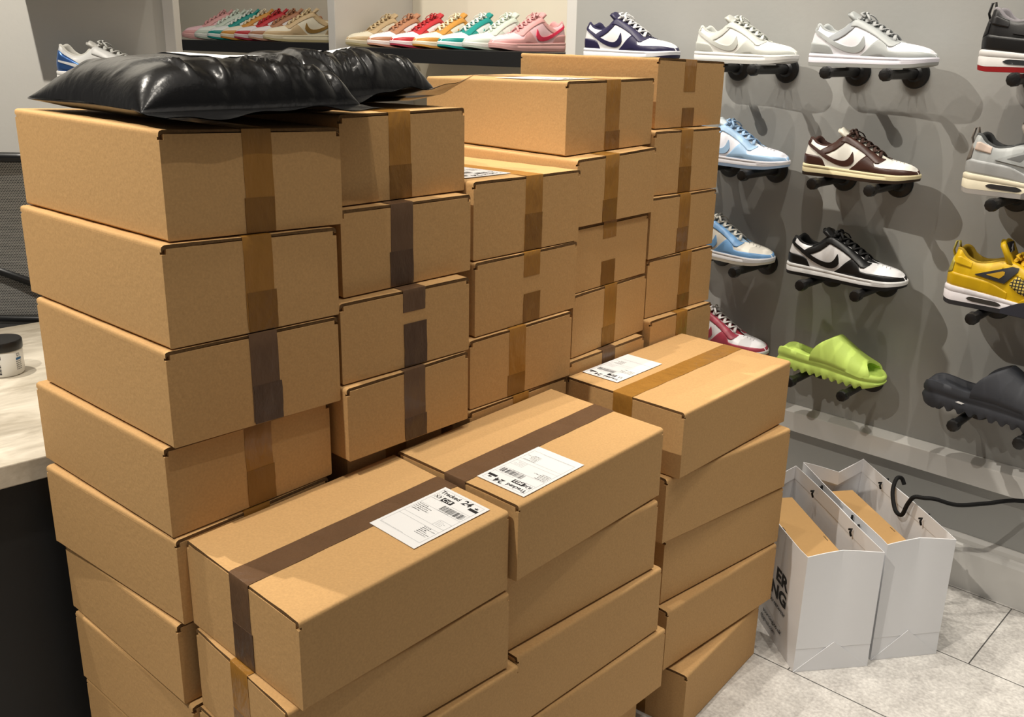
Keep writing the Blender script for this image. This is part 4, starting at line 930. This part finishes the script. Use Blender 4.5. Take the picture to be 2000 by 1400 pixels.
# ------------------------------------------------------------------ black mailer bags
def mailer(label, corners, zs, zt, seed, label_at, tips):
    """corners: left, front, right, back footprint; zs: resting height, zt: height of the full middle"""
    rnd = random.Random(seed)
    Cn = [Vector((x, y, 0)) for x, y in corners]
    base = sum(Cn, Vector()) / 4; base.z = zs; root = thing('mailer_bag', label, 'mailer bag', base, 'black poly mailer bags')
    n = 110; m_ = 84
    folds = []
    for _ in range(30):                                   # sharp folds fanning out of the gathered end and the corners
        q = rnd.random()
        if q < .62: p, a, ln, am = (rnd.uniform(.10, .24), rnd.uniform(.04, .96)), rnd.uniform(-.75, .75), rnd.uniform(.10, .34), rnd.uniform(.004, .009)
        elif q < .85: p, a, ln, am = (rnd.uniform(.25, .95), rnd.choice((.02, .05, .95))), None, rnd.uniform(.06, .16), rnd.uniform(.0015, .0035)
        else: p, a, ln, am = (rnd.uniform(.90, .98), rnd.uniform(.1, .9)), pi + rnd.uniform(-.5, .5), rnd.uniform(.08, .2), rnd.uniform(.002, .004)
        if a is None: a = (pi / 2 if p[1] < .5 else -pi / 2) + rnd.uniform(-.5, .5)
        folds.append((p, a, ln, rnd.uniform(.014, .036), 1.45 * am * rnd.choice((1, 1, -1))))
    FL = .17
    def surf(u, v):
        """top and bottom heights above the box lid"""
        f = min(v, 1 - v) * 2
        e = max(0, (u - FL) / (1 - FL)); e = min(e, (1 - e) * 1.0) * 2 if e > 0 else 0
        r = 1
        for d, R in ((e, lerp(.34, 1.0, min(1, max(0, (u - .5) / .45)))), (f, .46)):
            q = max(0, 1 - d / R); r *= max(0, 1 - q ** 2.3) ** .55
        low = .0018 * sin(7 * u + 3 * v + seed) + .0014 * sin(11 * v - 5 * u + 2 * seed) + .002 * sin(4.3 * u * v + 5 * u + seed)
        c_ = 0
        for (px, py), a, ln, wd, am in folds:
            dx, dy = (u - px) * 1.5, v - py; al = dx * cos(a) + dy * sin(a); ac = -dx * sin(a) + dy * cos(a)
            if -.03 < al < ln * 1.4:
                c_ += am * max(0, 1 - abs(ac) / (wd * (.6 + 1.2 * al / ln))) * min(1, max(0, al + .03) * 9) * max(0, 1 - al / (ln * 1.4)) ** .7
        Hh = (zt - zs) * lerp(1, .74, min(1, max(0, (u - .60) / .36))); c_ = max(-.016, min(.006, c_))
        film = .0085 + (.0035 * sin(9 * v + seed) + .002 * sin(23 * v + 2 * seed + 6 * u)) * (1 - u / FL if u < FL else 0) + tips[1] * max(0, 1 - u / FL) * (1 - v) + tips[2] * max(0, 1 - u / FL) * v
        zm = lerp(film, Hh * .20, min(1, max(0, (u - FL * .7) / .10)))
        fl_t = max(0, 1 - abs(u - FL * 1.15) / .10)       # hollow under the gathered end
        top_ = zm + (Hh - zm) * r + low * (.25 + .75 * r) + c_ * r ** .7
        bot_ = zm - (zm - .0016) * min(1, r * 1.35) - .0009
        if u < FL * .7: bot_ = min(bot_, film - .0009)
        return top_, max(.0012 if u > FL * .35 else -.02, min(bot_, top_ - .0009))
    us = [lerp(0, FL - .03, i / 14) for i in range(14)] + [lerp(FL - .03, FL + .07, i / 40) for i in range(40)] + [lerp(FL + .07, 1, (i / 64) ** .96) for i in range(65)]
    n = len(us) - 1
    def at(u, v):
        U = .5 + (u - .5) * (1 - .05 * sin(pi * v) * (1 if u > .5 else .4)); V = .5 + (v - .5) * (1 - .05 * sin(pi * u))
        p = (Cn[1] * (1 - U) + Cn[0] * U) * (1 - V) + (Cn[2] * (1 - U) + Cn[3] * U) * V
        a, b = surf(u, v); o = Vector((p.x - base.x, p.y - base.y, 0))
        return o + Vector((0, 0, a)), o + Vector((0, 0, b))
    top, bot = [], []
    for u in us:
        col = [at(u, .5 - .5 * cos(pi * j / m_)) for j in range(m_ + 1)]
        top.append([c_[0] for c_ in col]); bot.append([c_[1] for c_ in col])
    # close the rim
    for i in range(n + 1):
        for j in (0, m_): bot[i][j] = top[i][j] - Vector((0, 0, .0008))
    for j in range(m_ + 1):
        for i in (0, n): bot[i][j] = top[i][j] - Vector((0, 0, .0008))
    mb = MB(); mb.grid(top); mb.grid([r[::-1] for r in bot])
    o = mb.build('bag_film', POLY, root, smooth=True, merge=.0003)
    # white address label lying on the film
    u0, v0, u1, v1 = label_at
    mb = MB(); g = []
    for lift in (.0006, .0014):
        pass
    rows = []
    for i in range(11):
        r = []
        for j in range(13):
            r.append(at(lerp(u0, u1, i / 10), lerp(v0, v1, j / 12))[0] + Vector((0, 0, .0016)))
        rows.append(r)
    mb.grid(rows); lo = [[p - Vector((0, 0, .0007)) for p in r][::-1] for r in rows]; mb.grid(lo)
    mb.build('shipping_label', LABEL, root, smooth=True)
    return root
mailer('black glossy mailer bag on the leftmost tall stack, its tip hanging right', [(-.650, 1.295), (-.372, 1.030), (-.152, 1.262), (-.470, 1.500)], 1.0878, 1.154, 3, (.42, .40, .74, .86), (0.0, .0, .004, 0.0))
mailer('black glossy mailer bag on the second tall stack, behind the first bag', [(-.590, 1.660), (-.225, 1.320), (-.066, 1.485), (-.400, 1.830)], 1.0895, 1.158, 11, (.34, .28, .64, .74), (.0, .004, 0.03, .0))

# ------------------------------------------------------------------ paper carrier bags
def carrier(label, fl, fr, bl, br, h, seed, box_rect, printed):
    """fl, fr, bl, br: base corners; open top, pleated ends, turned-in rim"""
    P = [Vector((*p, 0)) for p in (fl, fr, br, bl)]; base = sum(P, Vector()) / 4
    root = thing('paper_carrier_bag', label, 'shopping bag', base, 'white paper carrier bags'); Q = [p - base for p in P]
    def wall_pt(k, t, z, pleat):     # k: 0 front end, 1 right long side, 2 back end, 3 left long side
        a, b = Q[k], Q[(k + 1) % 4]; p = a.lerp(b, t); d = (b - a).normalized(); inn = Vector((-d.y, d.x, 0))
        f = 1 - abs(2 * t - 1)
        k2 = min(1, max(0, (z - .045) / (h - .045)))
        return p + inn * (pleat * f * k2) + Vector((0, 0, z))
    mb = MB(); zs = [0.0003, .02, .0505, .052, .10, .16, .21, h - .001]
    loop = []
    for k, (pl, n) in enumerate(((.012, 12), (-.004, 14), (.034, 12), (-.003, 14))):
        for i in range(n): loop.append((k, i / n, pl))
    rnd = random.Random(seed)
    rows = []
    for z in zs:
        r = []
        for k, t, pl in loop:
            p = wall_pt(k, t, z, pl)
            if z > .05: p = p + Vector((0, 0, 0)) + Vector((sin(7 * t + k + seed) * .0012, cos(5 * t + k) * .0012, 0)) * (z / h)
            if abs(z - .0505) < .0008: p = p + (Vector((p.x, p.y, 0)).normalized() * (-.0008))
            if z > h - .01: p.z += .004 * sin(pi * t) * (1 if k in (0, 2) else -.3) + (.02 * (1 - abs(2 * t - 1)) * -0.9 if k == 2 else 0)
            r.append(p)
        rows.append(r)
    th = .0011
    def inset(p): 
        v = Vector((p.x, p.y, 0)); return p - v.normalized() * th
    outer = rows; inner = [[inset(p) for p in r] for r in rows][::-1]
    hem = [[inset(inset(p)) for p in r] for r in (rows[-1],)]
    drop = [[inset(inset(p)) - Vector((0, 0, .032)) for p in rows[-1]]]
    seq = outer + hem + drop + [[inset(p) - Vector((0, 0, .033)) for p in rows[-1]]] + [[inset(p) for p in r] for r in rows[:-1]][::-1]
    mb.grid(seq, True); m = len(loop); nv = len(mb.v)
    mb.f += [tuple(range(m))[::-1], tuple(nv - m + k for k in range(m))]; mb.mi += [0, 0]
    bag = mb.build('paper_body', BAG_PAPER, root, angle=14)
    # creases of the folded end: the turned-up triangle at the foot
    mb = MB()
    a, b = Q[0], Q[1]; ctr = a.lerp(b, .5); d = (b - a).normalized(); out = Vector((d.y, -d.x, 0)) * .0008
    up = Vector((0, 0, 1)); apex = ctr + up * .064 + out * .4
    mb.prism([a + out * .2 + up * .0004, b + out * .2 + up * .0004, apex], tuple(out * 1.3))
    mb.build('end_fold', BAG_PAPER, bag)
    # twisted-paper handle ends knotted inside, their stubs over the rim
    for k, t in ((1, .29), (1, .73), (3, .30), (3, .66)):
        a, b = Q[k], Q[(k + 1) % 4]; p = a.lerp(b, t); d = (b - a).normalized(); inn = Vector((-d.y, d.x, 0)); p = p + inn * .004 + up * (h - .020)
        mb = MB(); mb.tube([p + inn * .003 - up * .008, p + inn * .006 + up * .001, p + inn * .003 + up * .008, p + inn * .006 + d * .006 + up * .004], .0024, 6)
        mb.build('handle_knot', ROPE, root, smooth=True)
        mb = MB(); q = p - inn * .0075; mb.tube([q, q - inn * .004 + up * .006, q - inn * .005 + up * .016 + d * .003], .0026, 6)
        mb.build('handle_end', ROPE, root, smooth=True)
    if printed:
        a, b = Q[3], Q[0]; d = (b - a).normalized(); nrm = Vector((d.y, -d.x, 0))
        L_ = (b - a).length
        mb = MB()
        def put(txt, size, right, z, bold, xs=1.0, align='RIGHT'):
            o = a + d * right + up * z + nrm * .0016
            M = Matrix(((d.x, 0, nrm.x, o.x), (d.y, 0, nrm.y, o.y), (0, 1, nrm.z, o.z), (0, 0, 0, 1)))
            v, f = text_mesh(txt, size, 'lettering', INK, None, M, bold=bold, align=align, xs=xs); mb.add(v, f)
        put('ER', .040, L_ - .064, .140, .0016, 1.3); put('ING', .040, L_ - .061, .102, .0016, 1.3); put('& Streetwear', .0145, L_ - .061, .082, .0002, 1.2)
        mb.build('printed_lettering', INK, bag, fix=False); mb = MB()
        put('sourcing.co.uk', .0135, L_ - .070, .036, .0003, 1.2); put('@gmail.com', .0125, L_ - .098, .018, .0002, 1.2)
        mb.build('printed_address', INK, bag, fix=False)
    # shoe box standing inside
    x0, x1, y0, y1, z0, z1 = box_rect                # along width / depth of the bag, metres
    ex = (Q[1] - Q[0]).normalized(); ey = (Q[3] - Q[0]).normalized()
    o = P[0]
    pts = [o + ex * x + ey * y for x, y in ((x0, y0), (x1, y0), (x1, y1), (x0, y1))]
    return root, pts, z0, z1, ex, ey
def shoe_box(label, pts, z0, z1, ex, ey):
    c = sum(pts, Vector()) / 4; c.z = z0; root = thing('shoe_box', label, 'shoe box', c, 'tan shoe boxes in the carrier bags'); q = [p - Vector((c.x, c.y, 0)) for p in pts]
    mb = MB(); mb.prism([p * .985 for p in q], (0, 0, z1 - z0 - .002)); mb.build('box_base', SHOEBOX, root, bevel=.001)
    mb = MB(); mb.prism([p + Vector((0, 0, z1 - z0 - .032)) for p in q], (0, 0, .032)); ld = mb.build('lid', SHOEBOX, root, bevel=.0012)
    mb = MB(); a = q[0].lerp(q[1], .93) + ey * .11
    for k in range(6):
        p = a + ey * (k * .0035) + Vector((0, 0, z1 - z0 + .0003)); mb.add([p, p + ex * (.0016 + .001 * (k % 3 == 1)), p + ex * .0022 + ey * .0022, p + ey * .0022], [(0, 1, 2, 3)])
    mb.build('printed_mark', INK, ld, fix=False)
r1, pts, z0, z1, ex, ey = carrier('white paper carrier bag with black lettering, nearer the cartons', (.572, 1.604), (.729, 1.629), (.520, 2.000), (.668, 2.024), .258, 2, (.014, .122, .035, .345, .002, .205), True)
shoe_box('tan shoe box inside the lettered carrier bag', pts, z0, z1, ex, ey)
r2, pts, z0, z1, ex, ey = carrier('plain white paper carrier bag nearest the shoe wall', (.742, 1.648), (.887, 1.675), (.684, 2.032), (.834, 2.058), .264, 5, (.012, .112, .035, .345, .002, .205), False)
shoe_box('tan shoe box inside the plain carrier bag', pts, z0, z1, ex, ey)
# loose black cord over the rim of the plain bag
mb = MB()
cord = [(.876, 1.916, .266), (.870, 1.920, .279), (.856, 1.914, .280), (.845, 1.898, .256), (.845, 1.872, .226), (.850, 1.848, .226), (.854, 1.838, .256), (.861, 1.828, .279), (.878, 1.818, .282), (.898, 1.810, .284), (.943, 1.805, .274), (1.01, 1.815, .274), (1.085, 1.812, .283), (1.19, 1.72, .300), (1.30, 1.62, .30)]
def catmull(p, k=5):
    p = [Vector(q) for q in p]; out = []
    for i in range(len(p) - 1):
        a, b, c_, d = p[max(i - 1, 0)], p[i], p[i + 1], p[min(i + 2, len(p) - 1)]
        for j in range(k):
            t = j / k; out.append(.5 * ((2 * b) + (c_ - a) * t + (2 * a - 5 * b + 4 * c_ - d) * t * t + (3 * b - a - 3 * c_ + d) * t ** 3))
    return out + [p[-1]]
mb.tube(catmull(cord), .0046, 8)
tag(mb.build('cable', ROPE, smooth=True), 'loose black cable looped over the rim of the plain paper bag', 'cable')
